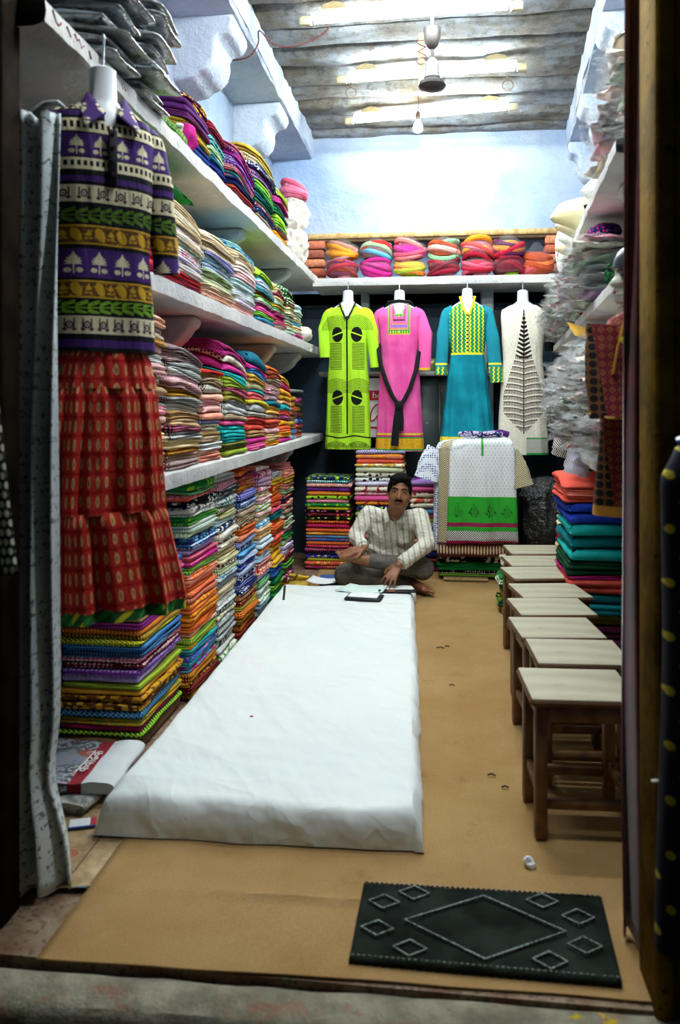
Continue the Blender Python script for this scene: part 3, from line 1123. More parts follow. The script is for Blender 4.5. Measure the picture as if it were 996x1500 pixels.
names = ['wooden stool nearest the doorway, its legs in full view', 'second wooden stool from the doorway', 'third wooden stool from the doorway', 'fourth wooden stool from the doorway',
         'fifth wooden stool from the doorway, turned slightly askew', 'sixth wooden stool from the doorway, jutting out left', 'seventh wooden stool from the doorway', 'farthest wooden stool at the back of the row']
ST = [((761, 977), (777, 1025), (930, 1029)), ((775, 936), (787, 972), (917, 975)), ((750, 903), (763, 934), (890, 935)), ((755, 877), (762, 901), (876, 901)),
      ((754, 857), (766, 876), (882, 875)), ((735, 833), (752, 848), (853, 847)), ((739, 812), (749, 829), (839, 829)), ((745, 798), (748, 811), (831, 811.5))]
for s, n in zip(ST, names):
    stool_px(*s, n)

# ------------------------------------------------------------------ folded cloth
def rrect(W, D, r, ns=(5, 6)):
    pts = []
    cs = [(W / 2 - r, -D / 2 + r, -PI / 2), (W / 2 - r, D / 2 - r, 0), (-W / 2 + r, D / 2 - r, PI / 2), (-W / 2 + r, -D / 2 + r, PI)]
    for i, (cx, cy, a0) in enumerate(cs):
        for k in range(4):
            a = a0 + PI / 2 * k / 3
            pts.append((cx + r * math.cos(a), cy + r * math.sin(a), math.cos(a), math.sin(a)))
        nx, ny, _ = cs[(i + 1) % 4]
        a = a0 + PI / 2
        p = pts[-1]
        b = (nx + r * math.cos(a), ny + r * math.sin(a))
        n = ns[(i + 1) % 2] if i != 0 else ns[1]
        for k in range(1, n):
            t = k / n
            pts.append((p[0] + (b[0] - p[0]) * t, p[1] + (b[1] - p[1]) * t, math.cos(a), math.sin(a)))
    return pts


def folded_mesh(W, D, zb, zt, lobes, rng, r=.022, soft=1.0):
    """a folded length of cloth filling the space between two surfaces; every lobe is one visible fold"""
    base = rrect(W, D, r)
    n = len(base)
    ph = [rng.uniform(0, 6.28) for _ in range(6)]
    vs, fs = [], []
    lev = []
    edges = sorted([0.0] + [(i + 1 + rng.uniform(-.15, .15)) / lobes for i in range(lobes - 1)] + [1.0])
    T = max(.004, zt(0, 0) - zb(0, 0))
    for l in range(lobes):
        a, b = edges[l], edges[l + 1]
        th = (b - a) * T
        pro = rng.uniform(-.009, .004) * soft
        for t in (.04, .28, .72, .96):
            lev.append((a + (b - a) * t, (1 - math.sin(PI * (.08 + .84 * t))) * th * .9 - pro, l))
    for h, off, l in lev:
        for i, (x, y, nx, ny) in enumerate(base):
            w = .0035 * soft * math.sin(y * 19 + ph[l % 6]) + .003 * soft * math.sin(x * 23 + ph[(l + 2) % 6])
            px, py = x - nx * (off - w), y - ny * (off - w)
            z0, z1 = zb(px, py), zt(px, py)
            vs.append((px, py, z0 + (z1 - z0) * h))
    m = len(lev)
    for j in range(m - 1):
        for i in range(n):
            k = (i + 1) % n
            fs.append((j * n + i, j * n + k, (j + 1) * n + k, (j + 1) * n + i))
    for s, row in ((0, 0), (1, m - 1)):
        k0 = len(vs)
        for i, (x, y, nx, ny) in enumerate(base):
            px, py = x * .72, y * .72
            z0, z1 = zb(px, py), zt(px, py)
            vs.append((px, py, z1 - .0005 if s else z0 + .0005))
        vs.append((0, 0, (zt(0, 0) - .0005) if s else zb(0, 0) + .0005))
        for i in range(n):
            k = (i + 1) % n
            q = (row * n + i, row * n + k, k0 + k, k0 + i)
            t = (k0 + i, k0 + k, k0 + n)
            fs.append(q if s else q[::-1])
            fs.append(t if s else t[::-1])
    return vs, fs


PATW = {'dots': 'dotted', 'spots': 'spotted', 'stripes': 'striped', 'lines': 'lined', 'checks': 'checked', 'zigzag': 'zigzagged', 'floral': 'flowered', 'vines': 'veined', 'ticks': 'flecked'}


def describe(tok):
    p = tok.split('/')
    if len(p) == 1:
        return 'plain %s cloth' % p[0]
    return '%s cloth %s %s' % (p[0], PATW[p[1]], p[2])


def stack(toks, xf, y0, y1, z0, H, desc, depth=.38, face=1, droop=.0, tilt=0., wave=.006, lobes=(1, 3), seed=0, rz=0., thick=None, jx=.012, jy=.012, group=None, name='folded_fabric', cat='cloth', gloss=None, loc0=None):
    """face=+1: the folds look towards +x (left side); 'y': folds look towards -y"""
    rng = random.Random(seed * 77 + 5)
    n = len(toks)
    th = thick or [rng.uniform(.75, 1.3) for _ in range(n)]
    s = sum(th)
    th = [t * H / s for t in th]
    if face == 'y':
        W, D = y1 - y0, xf[1] - xf[0]
        cx, cy = (xf[0] + xf[1]) / 2, (y0 + y1) / 2
        rot = -PI / 2 + rz
        # local +x looks to -y
    else:
        W, D = depth, y1 - y0
        cx, cy = xf - face * depth / 2, (y0 + y1) / 2
        rot = rz if face == 1 else PI + rz
    c0, s0 = math.cos(rot), math.sin(rot)
    ph = [rng.uniform(0, 6) for _ in range(8)]
    Z = 0.0
    out = []

    def surf(k, Zk):
        f = Zk / H
        a1, a2 = wave * f * rng.uniform(.3, 1.2), wave * f * rng.uniform(.2, 1.)
        p1, p2 = ph[k % 8] + rng.uniform(-.8, .8), ph[(k + 3) % 8]
        dr, tl = droop * f, tilt * f

        def fn(x, y):
            e = max(0, (x / (W / 2)))
            return Zk + a1 * math.sin(y * 9 + p1) + a2 * math.sin(x * 11 + p2) - dr * e * e + tl * y - (dr * .35 + .002 * f) * (y / (D / 2)) ** 4
        return fn
    sb = lambda x, y: 0.0
    for k, tok in enumerate(toks):
        Zn = Z + th[k]
        st = surf(k, Zn)
        nl = rng.randint(*lobes)
        w, d = W * rng.uniform(.95, 1.0), D * rng.uniform(.95, .995)
        vs, fs = folded_mesh(w, d, (lambda x, y, f=sb: f(x, y)), (lambda x, y, f=st, g=sb: max(f(x, y), g(x, y) + .004)), nl, rng)
        ox, oy = rng.uniform(-jx, jx * .4), rng.uniform(-jy, jy) * .5
        vs = [(a, b, c - Z) for a, b, c in vs]
        me = bpy.data.meshes.new(name)
        me.from_pydata(vs, [], fs)
        me.materials.append(gloss(tok) if gloss else cloth_mat(tok))
        me.polygons.foreach_set('use_smooth', [True] * len(fs))
        me.update()
        o = link_mesh(name, me, loc=(cx + c0 * ox - s0 * oy, cy + s0 * ox + c0 * oy, z0 + Z), rot=(0, 0, rot + rng.uniform(-.02, .02)))
        pos = 'topmost in' if k == n - 1 else 'bottommost in' if k == 0 else ordinal(k) + ' from bottom in'
        tag(o, '%s, %s %s' % (describe(tok), pos, desc), cat, group or desc)
        out.append(o)
        sb, Z = st, Zn
    return out


T = lambda s: s.split()
# floor stacks along the mattress, from the doorway inwards
stack(T('forest/zigzag/lime crimson/stripes/magenta mustard/vines/olive navy/zigzag/sky brown/spots/gold mustard/vines/brown gold/lines/amber olive/lines/lime '
        'lilac/dots/lavender violet/dots/lilac maroon/dots/blush rose/dots/white navy/ticks/sky blue/ticks/sky green/zigzag/yellow emerald/stripes/amber amber/stripes/rust '
        'purple/ticks/magenta tan/dots/peach tan/checks/beige beige/lines/tan tan/zigzag/mustard emerald/floral/teal teal/ticks/navy rose/stripes/magenta blue/dots/sky'),
      -1.085, 2.90, 3.40, .059, .60, 'front floor stack under red skirt', depth=.34, lobes=(1, 2), seed=1, wave=.004)
stack(T('brown/zigzag/mustard rust/checks/maroon maroon/floral/mustard brown/stripes/amber sky/floral/magenta turquoise/dots/violet blue/dots/pink turquoise/ticks/purple lime/spots/amber green/ticks/yellow coral/lines/cream '
        'orange/dots/rust orange/ticks/mustard amber/dots/rust coral/ticks/amber orange/floral/gold salmon/checks/rust coral/dots/gold orange/stripes/coral salmon/lines/orange orange/vines/salmon '
        'teal/checks/lime magenta/dots/rose rose/ticks/crimson lavender/lines/violet blue/dots/white navy/floral/sky lime/checks/white white/ticks/green green/dots/lime white/spots/grey ivory/floral/navy black/spots/white coral/floral/pink green/lines/mint green/spots/lime'),
      -1.06, 3.43, 3.87, .012, .93, 'second floor stack, orange lower half', depth=.36, lobes=(1, 2), seed=2, wave=.008)
stack(T('ivory/floral/green white/ticks/grey cream/floral/navy silver/lines/grey white/zigzag/charcoal grey/dots/white ivory/vines/olive silver/floral/charcoal white/dots/grey ivory/lines/tan cream/ticks/brown silver/zigzag/navy white/floral/sky '
        'cream/stripes/green ivory/floral/maroon cream/ticks/olive tan/lines/cream ivory/dots/brown cream/floral/charcoal beige/checks/white navy/floral/white white/stripes/aqua ivory/checks/olive cream/zigzag/black white/floral/teal silver/lines/charcoal charcoal/dots/white blush/stripes/magenta silver'),
      -1.065, 3.92, 4.28, .012, .93, 'third floor stack of cream prints', depth=.37, lobes=(1, 2), seed=3, wave=.010)
stack(T('maroon/stripes/rust rust/lines/mustard mustard/stripes/brown crimson/checks/amber olive/lines/gold maroon/dots/amber plum/ticks/gold navy/dots/white blue/ticks/lavender navy/floral/silver blue/stripes/white royal/dots/lavender '
        'blue/zigzag/white navy/checks/sky blue/floral/white royal/ticks/white salmon/stripes/orange orange/lines/rust brown/dots/cream cream/zigzag/brown beige/ticks/navy navy/zigzag/white blue/dots/white lavender/checks/royal amber/floral/rust rust/dots/salmon plum/dots/rose rust/spots/orange'),
      -1.06, 4.33, 4.72, .012, .92, 'fourth floor stack, blue prints over maroon', depth=.37, lobes=(1, 2), seed=4, wave=.010)
stack(T('aqua/stripes/white lavender/lines/sky mint/floral/white cream/ticks/sky green/lines/mint lavender/dots/violet peach/floral/red ivory/checks/crimson sky/lines/white orange/dots/peach white/ticks/sky amber/lines/cream peach/lines/gold '
        'sky/floral/white cream/stripes/tan ivory/ticks/rose white/floral/lime blush/dots/rose cream/lines/brown rose/floral/white blush/stripes/violet blush/floral/magenta white/spots/rose'),
      -1.055, 4.78, 5.12, .012, .90, 'fifth floor stack, pink flowered top', depth=.37, lobes=(1, 2), seed=5, wave=.010)
stack(T('emerald green green/lines/lime emerald blue royal/lines/sky gold amber/lines/yellow mustard orange/lines/coral coral rust red/ticks/gold orange teal/zigzag/black crimson/lines/rose '
        'coral orange/stripes/red amber/ticks/red red/floral/gold mustard/dots/green navy/checks/white'),
      -1.055, 5.17, 5.50, .012, .84, 'sixth floor stack, plain colour bands', depth=.36, lobes=(1, 3), seed=6, wave=.010)
stack(T('mustard/lines/brown plum/floral/pink green/dots/magenta emerald/ticks/lime maroon/dots/pink violet/lines/white lime/lines/white green/dots/black rose/dots/white mint/lines/maroon ivory/spots/emerald black/ticks/peach crimson/ticks/cream '
        'navy/dots/orange emerald/ticks/cream salmon/lines/black mustard/dots/emerald peach/stripes/red salmon/stripes/rose'),
      -1.05, 5.56, 5.88, .012, .86, 'seventh and farthest floor stack', depth=.36, lobes=(1, 3), seed=7, wave=.012)
# stacks against the back wall
stack(T('magenta/dots/gold coral/spots/gold green/zigzag/yellow royal/spots/peach navy/dots/rust purple/dots/orange crimson/dots/rose orange/stripes/rust blue/dots/coral sky/dots/magenta gold/dots/coral orange/stripes/coral crimson/dots/magenta '
        'red/dots/gold black/spots/lime maroon/spots/coral black/spots/rose lime/checks/yellow green/spots/lime pink/lines/rose lime/spots/black orange/dots/gold violet/spots/purple salmon/vines/blush teal/dots/white navy/spots/lime'),
      (-1.055, -.685), 6.28, 6.66, .008, .715, 'back left stack beside the man', face='y', lobes=(1, 1), seed=11, wave=.003, jx=.012)
stack(T('crimson/dots/gold royal/dots/rust mustard/dots/navy purple/lines/rose teal/dots/gold salmon/lines/red blue/dots/white magenta/lines/gold gold/dots/red olive/dots/navy white/dots/charcoal mint/floral/white lime/lines/white navy/spots/lime amber/floral/crimson fuchsia/lines/rose '
        'blush/floral/rose ivory/floral/crimson lavender/dots/white white/spots/black ivory/spots/charcoal cream/lines/mint gold/floral/white coral/dots/rust amber/vines/rose lavender/zigzag/navy'),
      (-.665, -.262), 6.26, 6.64, .008, .925, 'tall back stack behind the man', face='y', lobes=(1, 1), seed=12, wave=.003, jx=.014)
stack(T('magenta/lines/plum emerald/lines/black maroon/lines/brown navy/dots/black rust/dots/black gold/dots/maroon salmon/dots/white blue/lines/navy teal/dots/purple lavender/ticks/white lime/ticks/yellow rose/lines/fuchsia sky/dots/magenta ivory/spots/maroon coral/floral/ivory ivory/spots/crimson fuchsia/lines/rose lilac/lines/violet'),
      (-.245, .055), 6.28, 6.62, .008, .70, 'back stack right of the man', face='y', lobes=(1, 1), seed=13, wave=.003, jx=.014)
# lowest left shelf
Z3 = 1.041
stack(T('beige/stripes/brown tan/checks/white cream/dots/maroon beige/ticks/brown tan/lines/cream ivory/stripes/maroon blush/lines/tan rose/dots/cream peach/stripes/cream beige/lines/brown tan/dots/white blush/ticks/rust white/lines/charcoal blush/dots/maroon tan/lines/mustard ivory/zigzag/brown peach/dots/rust'),
      -1.0, 2.62, 2.94, Z3, .60, 'lower shelf stack beside red skirt', depth=.36, droop=.03, lobes=(1, 2), name='folded_throw', seed=21, wave=.010)
stack(T('blush/zigzag/black peach/zigzag/charcoal mustard/checks/brown gold/checks/cream white/checks/charcoal rose/checks/black beige/lines/tan tan/ticks/brown white/lines/grey silver/ticks/charcoal mustard/lines/black blush/lines/maroon rose/stripes/white white/ticks/black black/ticks/white blush/lines/black grey/lines/maroon'),
      -1.0, 2.97, 3.40, Z3, .50, 'second lower shelf stack, black checks', depth=.36, droop=.035, tilt=-.10, lobes=(2, 3), name='folded_throw', seed=22, wave=.016)
stack(T('salmon/lines/rust peach/lines/salmon white/lines/grey beige/ticks/charcoal tan/lines/black cream/dots/brown lavender/checks/blue peach/stripes/coral blush/ticks/salmon blush/lines/rose peach/lines/salmon ivory/zigzag/black beige/ticks/black tan/dots/brown red'),
      -1.0, 3.42, 3.74, Z3, .43, 'third lower shelf stack, red top', depth=.36, droop=.02, lobes=(1, 3), name='folded_throw', seed=23, wave=.012)
stack(T('olive/lines/lime olive/stripes/black turquoise/stripes/teal turquoise fuchsia/lines/rose beige/lines/charcoal grey/stripes/white silver/lines/charcoal olive/dots/brown rose/lines/maroon olive/stripes/lime teal/stripes/turquoise fuchsia/lines/magenta ivory/dots/black magenta/zigzag/plum'),
      -1.0, 3.77, 4.25, Z3, .56, 'fourth lower shelf stack, magenta above', depth=.36, droop=.06, tilt=-.12, lobes=(1, 3), name='folded_throw', seed=24, wave=.014)
stack(T('fuchsia/stripes/rose fuchsia/lines/magenta tan/lines/brown coral/ticks/red crimson/lines/coral ivory/lines/grey silver olive/stripes/yellow coral/lines/rose teal/stripes/turquoise cream/zigzag/olive gold/lines/tan blue/lines/sky fuchsia/stripes/magenta teal/stripes/navy'),
      -1.0, 4.28, 4.72, Z3, .54, 'fifth lower shelf stack, teal top', depth=.36, droop=.05, tilt=-.10, lobes=(1, 3), name='folded_throw', seed=25, wave=.014)
stack(T('amber/lines/mustard beige/lines/tan blush/ticks/rose coral/lines/rust ivory/lines/brown gold/lines/tan teal/lines/navy rose/lines/white pink/floral/white blush/lines/maroon cream/zigzag/brown rust/lines/black orange/dots/rust'),
      -1.0, 4.76, 5.12, Z3, .52, 'sixth lower shelf stack, orange top', depth=.36, droop=.05, tilt=-.1, lobes=(1, 3), name='folded_throw', seed=26, wave=.014)
stack(T('fuchsia amber orange/lines/coral gold/lines/amber violet/lines/rose coral/dots/red turquoise/lines/teal peach/lines/amber gold amber/lines/gold magenta/lines/crimson gold'),
      -1.0, 5.16, 5.52, Z3, .46, 'seventh lower shelf stack, golden top', depth=.36, droop=.05, tilt=-.08, lobes=(1, 3), name='folded_throw', seed=27, wave=.014)


def poly(tok):
    k = 'wrapped ' + tok
    if k in MATS:
        return MATS[k]
    return mat(k, COLR[tok.split('/')[0]], .35, spec=.6, coat=.9, bump=lambda g: noise_n(g, coords(g)[1], 28., 4), bump_d=.006)


stack(T('sky blue amber mustard maroon coral red mustard amber'), -1.02, 5.58, 5.84, Z3, .31, 'near shiny column, lower shelf end', depth=.34, lobes=(1, 1), name='wrapped_cloth', seed=28, wave=.010, gloss=poly)
stack(T('red maroon crimson blue maroon mustard plum magenta'), -1.02, 5.88, 6.14, Z3, .30, 'far shiny column, lower shelf end', depth=.34, lobes=(1, 1), name='wrapped_cloth', seed=29, wave=.010, gloss=poly)
pk = MB().box(-1.36, -1.03, 5.58, 6.12, 1.375, 1.395, .006).build('flat_packet', plain('grey polythene packet', '7d848a', .3, spec=.6))
tag(pk, 'flat grey packet lying over the shiny wrapped cloth columns', 'packet')
# middle left shelf
Z2 = 1.766
stack(T('red/lines/crimson fuchsia/lines/magenta green/lines/emerald emerald magenta/lines/plum plum/lines/magenta crimson/dots/rose magenta green emerald/lines/green'),
      -1.0, 2.58, 2.88, Z2, .44, 'near magenta-green stack, middle left shelf', depth=.36, droop=.02, lobes=(1, 2), name='folded_sheet', seed=31, wave=.008)
bk2 = MB().box(-1.36, -1.004, 2.893, 2.915, Z2, Z2 + .235, .002).build('upright_book', plain('magenta board cover', '7d1f4e', .4, spec=.5))
tag(bk2, 'magenta book standing upright between green and cream cloths', 'book')
stack(T('crimson/lines/maroon red/lines/crimson white/dots/blush white/lines/lilac white/floral/rose mint/lines/white ivory/lines/beige blush/lines/white cream/dots/tan ivory/lines/cream cream/zigzag/tan'),
      -1.0, 2.93, 3.42, Z2, .36, 'middle shelf stack, white over crimson', depth=.36, droop=.06, tilt=-.05, lobes=(2, 3), name='folded_sheet', seed=32, wave=.010)
g2 = stack(T('emerald/lines/green green/lines/forest'), -1.0, 2.98, 3.36, Z2 + .365, .055, 'green pair above white stack', depth=.30, droop=.05, tilt=-.05, lobes=(1, 2), name='folded_sheet', seed=33)
stack(T('peach/dots/rust ivory/lines/tan cream/lines/mint mint/lines/olive white/stripes/blue sky/lines/white lavender/stripes/blue cream/dots/tan ivory/zigzag/tan cream/lines/beige'),
      -1.0, 3.46, 3.94, Z2, .345, 'middle shelf stack, cream over blue', depth=.36, droop=.06, tilt=-.05, lobes=(2, 3), name='folded_sheet', seed=34, wave=.010)
stack(T('blush/lines/salmon white/floral/lavender white/zigzag/silver white/dots/sky white/lines/aqua blush/dots/rose blush/lines/white ivory/lines/tan cream/lines/beige aqua/spots/blue'),
      -1.0, 3.98, 4.44, Z2, .375, 'middle shelf stack, blue spotted top', depth=.36, droop=.06, tilt=-.05, lobes=(2, 3), name='folded_sheet', seed=35, wave=.010)
stack(T('teal/lines/sky green/lines/lime fuchsia/lines/rose magenta/lines/black mint/lines/white lime/lines/green orange/lines/brown emerald/lines/sky blue/lines/mint lavender/lines/white aqua/lines/teal lime'),
      -1.0, 4.48, 4.92, Z2, .345, 'middle shelf stack, lime green on top', depth=.36, droop=.08, tilt=-.05, lobes=(2, 3), name='folded_sheet', seed=36, wave=.012)
stack(T('salmon/lines/white rose/lines/maroon crimson/lines/magenta plum/lines/fuchsia green/lines/mint mustard/lines/gold mint/lines/grey gold/lines/ivory maroon/lines/rose beige/dots/olive'),
      -1.0, 4.96, 5.30, Z2, .33, 'middle shelf stack, maroon and mustard', depth=.36, droop=.08, tilt=-.05, lobes=(2, 3), name='folded_sheet', seed=37, wave=.012)
stack(T('mint/lines/white beige/lines/olive silver/lines/green ivory/lines/sage cream/zigzag/olive brown/lines/beige forest/dots/cream emerald/dots/ivory'.replace('sage', 'olive')),
      -1.0, 5.34, 5.62, Z2, .34, 'middle shelf stack, green dotted top', depth=.36, droop=.06, lobes=(2, 3), name='folded_sheet', seed=38, wave=.012)
stack(T('fuchsia/lines/magenta white/lines/mint gold/lines/white sky/lines/teal ivory/lines/olive mint/lines/white white/ticks/green aqua/lines/white'),
      -1.0, 5.66, 6.0, Z2, .28, 'farthest middle shelf stack', depth=.36, droop=.05, lobes=(2, 3), name='folded_sheet', seed=39, wave=.012)
# topmost left shelf
Z1 = 2.337
stack(T('lime/lines/green navy/lines/blue navy/lines/royal olive/lines/mustard plum/lines/purple purple/lines/plum plum/spots/gold'),
      -1.05, 3.34, 3.72, Z1, .34, 'top shelf stack, plum over navy', depth=.33, droop=.05, tilt=.0, lobes=(2, 3), name='folded_shawl', seed=41, wave=.012)
stack(T('lime/lines/olive plum/lines/rose navy/lines/royal teal/lines/navy mint/lines/olive teal/lines/aqua maroon/lines/plum maroon/lines/crimson'),
      -1.06, 3.75, 4.02, Z1, .36, 'second top shelf stack, maroon above', depth=.33, droop=.07, tilt=-.10, lobes=(2, 3), name='folded_shawl', seed=42, wave=.012)
stack(T('maroon/lines/rust maroon rust/dots/coral navy teal/dots/coral rose/dots/green violet/dots/lilac purple/zigzag/lilac magenta/lines/violet navy/dots/rose rose/lines/navy'),
      -1.03, 4.05, 4.52, Z1, .34, 'third top shelf stack, violet over rust', depth=.34, droop=.07, tilt=-.12, lobes=(2, 3), name='folded_shawl', seed=43, wave=.016)
stack(T('navy/dots/emerald amber/lines/teal navy/dots/sky maroon/dots/white emerald/lines/black teal/lines/black green/lines/forest lime/lines/green plum/ticks/lilac violet/lines/black navy/dots/white olive/zigzag/cream olive/lines/mustard'),
      -1.02, 4.56, 5.06, Z1, .46, 'fourth top shelf stack, olive above', depth=.34, droop=.09, tilt=-.10, lobes=(1, 3), name='folded_shawl', seed=44, wave=.016)
stack(T('gold amber/lines/gold navy/dots/amber lime/lines/green lime emerald/dots/black teal/dots/rose fuchsia/dots/maroon maroon/dots/white lime/lines/olive'),
      -1.02, 5.10, 5.48, Z1, .40, 'farthest top shelf stack, yellow below', depth=.34, droop=.08, tilt=-.08, lobes=(1, 3), name='folded_shawl', seed=45, wave=.016)
# plain cloth along the right wall
RF = Vector((.60, 4.02))
stack(T('emerald lime plum plum olive teal teal coral magenta forest forest turquoise teal turquoise royal royal'),
      (.60, 1.06), 4.02, 4.52, .012, .80, 'near right-hand pile of plain cloth', face='y', lobes=(1, 2), name='plain_cloth', seed=51, wave=.006, jx=.02,
      thick=[.8, 1, 1, 1, 1, .9, .9, 1.2, .35, .6, .6, 1, 1.2, 1., .8, .9])
stack(T('coral coral/lines/salmon coral'), (.585, 1.05), 4.05, 4.5, .815, .125, 'coral bundle atop right-hand pile', face='y', lobes=(2, 3), name='plain_cloth', seed=52, wave=.02, jx=.02, droop=.03)
stack(T('white maroon turquoise cream maroon white beige maroon white cream beige'), (.66, 1.04), 4.58, 4.92, .012, .72, 'rear right-hand pile', face='y', lobes=(1, 3), name='plain_cloth', seed=53, wave=.03, jx=.03)
# little heap of garments on the floor behind the stools
stack(T('gold/floral/lime forest/floral/lime gold/dots/green emerald ivory/lines/green green magenta cream/zigzag/black'), (.36, .60), 5.06, 5.36, .012, .31, 'small garment heap behind the stools', face='y', lobes=(2, 3), name='plain_cloth', seed=54, wave=.02, jx=.04, jy=.04)

# ------------------------------------------------------------------ garments
def interp(tab, t):
    if t <= tab[0][0]:
        return tab[0][1:]
    for a, b in zip(tab, tab[1:]):
        if t <= b[0]:
            k = (t - a[0]) / (b[0] - a[0])
            k = k * k * (3 - 2 * k) * .6 + k * .4
            return tuple(p + (q - p) * k for p, q in zip(a[1:], b[1:]))
    return tab[-1][1:]


def loft(name, tab, parent, m, nu=64, step=.014, cut=None, nf=11, ph=0., back=True, uvarc=None, xoff=None, loc=None):
    """tab rows: (depth below the shoulder, half width, half depth, fold amplitude). Local x across, -y is the front."""
    v0, v1 = tab[0][0], tab[-1][0]
    nv = max(3, int((v1 - v0) / step))
    vs, uvs, fs = [], [], []
    for j in range(nv + 1):
        v = v0 + (v1 - v0) * j / nv
        hw, hd, fa = interp(tab, v)
        dx = xoff(v) if xoff else 0.
        for i in range(nu + 1):
            a = 2 * PI * i / nu + PI / 2
            c, s = math.cos(a), math.sin(a)
            e = .8
            x = hw * math.copysign(abs(c) ** e, c)
            y = hd * math.copysign(abs(s) ** e, s)
            f = fa * (math.cos(nf * a + ph + 1.3 * math.sin(v * 3)) + .5 * math.cos((nf * 2 - 3) * a + ph * 2)) / 1.5
            x += f * .35 * c
            y += f * s + .4 * f * (1 if s < 0 else -1)
            vs.append((x + dx, y, -v))
            uvs.append((x if uvarc is None else (i / nu) * uvarc, v))
    w = nu + 1
    for j in range(nv):
        for i in range(nu):
            k = (j * w + i, j * w + i + 1, (j + 1) * w + i + 1, (j + 1) * w + i)
            cx = sum(vs[q][0] for q in k) / 4
            cy = sum(vs[q][1] for q in k) / 4
            cz = -sum(vs[q][2] for q in k) / 4
            if cut and cut(cx, cz, cy < 0):
                continue
            fs.append(k)
    me = bpy.data.meshes.new(name)
    me.from_pydata(vs, [], fs)
    me.materials.append(m)
    l = me.uv_layers.new(name='UVMap')
    l.data.foreach_set('uv', [c for lp in me.loops for c in uvs[lp.vertex_index]])
    me.polygons.foreach_set('use_smooth', [True] * len(fs))
    me.update()
    return link_mesh(name, me, parent, loc)


def sleeve(name, pts, rad, parent, m, flat=.55, n=16, wrinkle=.05, v0=0.):
    P = [Vector(p) for p in pts]
    out, rr = [], []
    sub = 6
    for i in range(len(P) - 1):
        for k in range(sub):
            t = k / sub
            out.append(P[i].lerp(P[i + 1], t))
            rr.append(rad[i] + (rad[i + 1] - rad[i]) * t)
    out.append(P[-1]); rr.append(rad[-1])
    rr = [r * (1 + wrinkle * math.sin(i * 2.3) * math.sin(i * .7)) for i, r in enumerate(rr)]
    mb = MB()
    vs, fs = [], []
    for i, p in enumerate(out):
        t = (out[min(i + 1, len(out) - 1)] - out[max(i - 1, 0)]).normalized()
        a = t.cross(Vector((0, 1, 0))).normalized()
        for k in range(n):
            w = 2 * PI * k / n
            vs.append(tuple(p + a * math.cos(w) * rr[i] + Vector((0, 1, 0)) * math.sin(w) * rr[i] * flat))
    for i in range(len(out) - 1):
        for k in range(n):
            j = (k + 1) % n
            fs.append((i * n + k, i * n + j, i * n + n + j, i * n + n + k))
    mb.add(vs, fs)
    o = mb.build(name, m, parent, uv=lambda c: (c.x, -c.z))
    return o


M_FORM = mat('white plastic display form', lin('d7dade'), .35, spec=.5)
M_STEEL = MATS['dull steel']


def bust_form(parent, sc=1.0, top=.10):
    m = MB()
    rings = [(-.34, .12, .075), (-.22, .135, .085), (-.10, .15, .085), (-.03, .14, .07), (.0, .085, .055), (.02, .052, .048), (top, .047, .045), (top + .008, .03, .03)]
    n = 22
    vs, fs = [], []
    for z, a, b in rings:
        for k in range(n):
            w = 2 * PI * k / n
            vs.append((a * sc * math.cos(w), b * sc * math.sin(w), z))
    for i in range(len(rings) - 1):
        for k in range(n):
            j = (k + 1) % n
            fs.append((i * n + k, i * n + j, i * n + n + j, i * n + n + k))
    fs.append(tuple(range(n - 1, -1, -1)))
    fs.append(tuple((len(rings) - 1) * n + k for k in range(n)))
    m.add(vs, fs)
    return m.build('display_form', M_FORM, parent)


def hook(parent, h0, h1, y=0.):
    pts = [(0, 0, h0), (0, y * .5, h0 + (h1 - h0) * .5), (0, y, h1 - .015)] + [(0, y + .012 - .012 * math.cos(a * PI / 5), h1 - .015 + .014 * math.sin(a * PI / 5)) for a in range(1, 6)]
    return MB().tube(pts, .0035, 6).build('hook', M_STEEL, parent)


def uvx(g):
    t = g.nodes.new('ShaderNodeUVMap')
    sp = g.nodes.new('ShaderNodeSeparateXYZ')
    g.links.new(t.outputs[0], sp.inputs[0])
    return V(g, sp.outputs[0]), V(g, sp.outputs[1]), t.outputs[0]


def cloth_bump(g):
    (x, y, z), v = coords(g)
    return noise_n(g, vec3(g, x * 15.0 + z * 1.5, y * 6.0, z * 1.6), 1.0, 3, .5) + noise_n(g, v, 11., 3, .5) * .4


def green_fn(g):
    u, v, t = uvx(g)
    a = u.abs()
    base = lin('a9dc2c')
    vv = ((v - .06) / .49).fr() * .49
    r = ((a - .085) * (a - .085) + (vv - .15) * (vv - .15)).sqrt()
    fan = between(r, .02, .115) * (vv < .15) * ((r / .011).fr() < .42)
    col = mixc(g, fan, base, lin('3f5a10'))
    hatch = between(a, .04, .135) * between(vv, .25, .46) * ((vv / .0125 + (u * 30).sin() * .15).fr() < .5)
    col = mixc(g, hatch, col, lin('2c3d0e'))
    mask = ((a - .075) * (a - .075) * 1.0 + (vv - .185) * (vv - .185) * .55) < .0019
    eye = between(vv - a * .35, .150, .160)
    col = mixc(g, mask * eye.inv(), col, lin('12130e'))
    pl_ = (u.abs() < .006) * (v < 1.02)
    col = mixc(g, pl_, col, lin('11120e'))
    wv = between(v + (u * 26).sin() * .008, 1.035, 1.046)
    col = mixc(g, wv, col, lin('11120e'))
    hu = (u / .085).fr() - .5
    rr = ((hu * .085) * (hu * .085) + (v - 1.125) * (v - 1.125)).sqrt()
    arcs = between(rr, .008, .04) * (v < 1.125) * ((rr / .009).fr() < .35)
    col = mixc(g, arcs, col, lin('1b220c'))
    return mixc(g, v > 1.138, col, lin('11120e'))


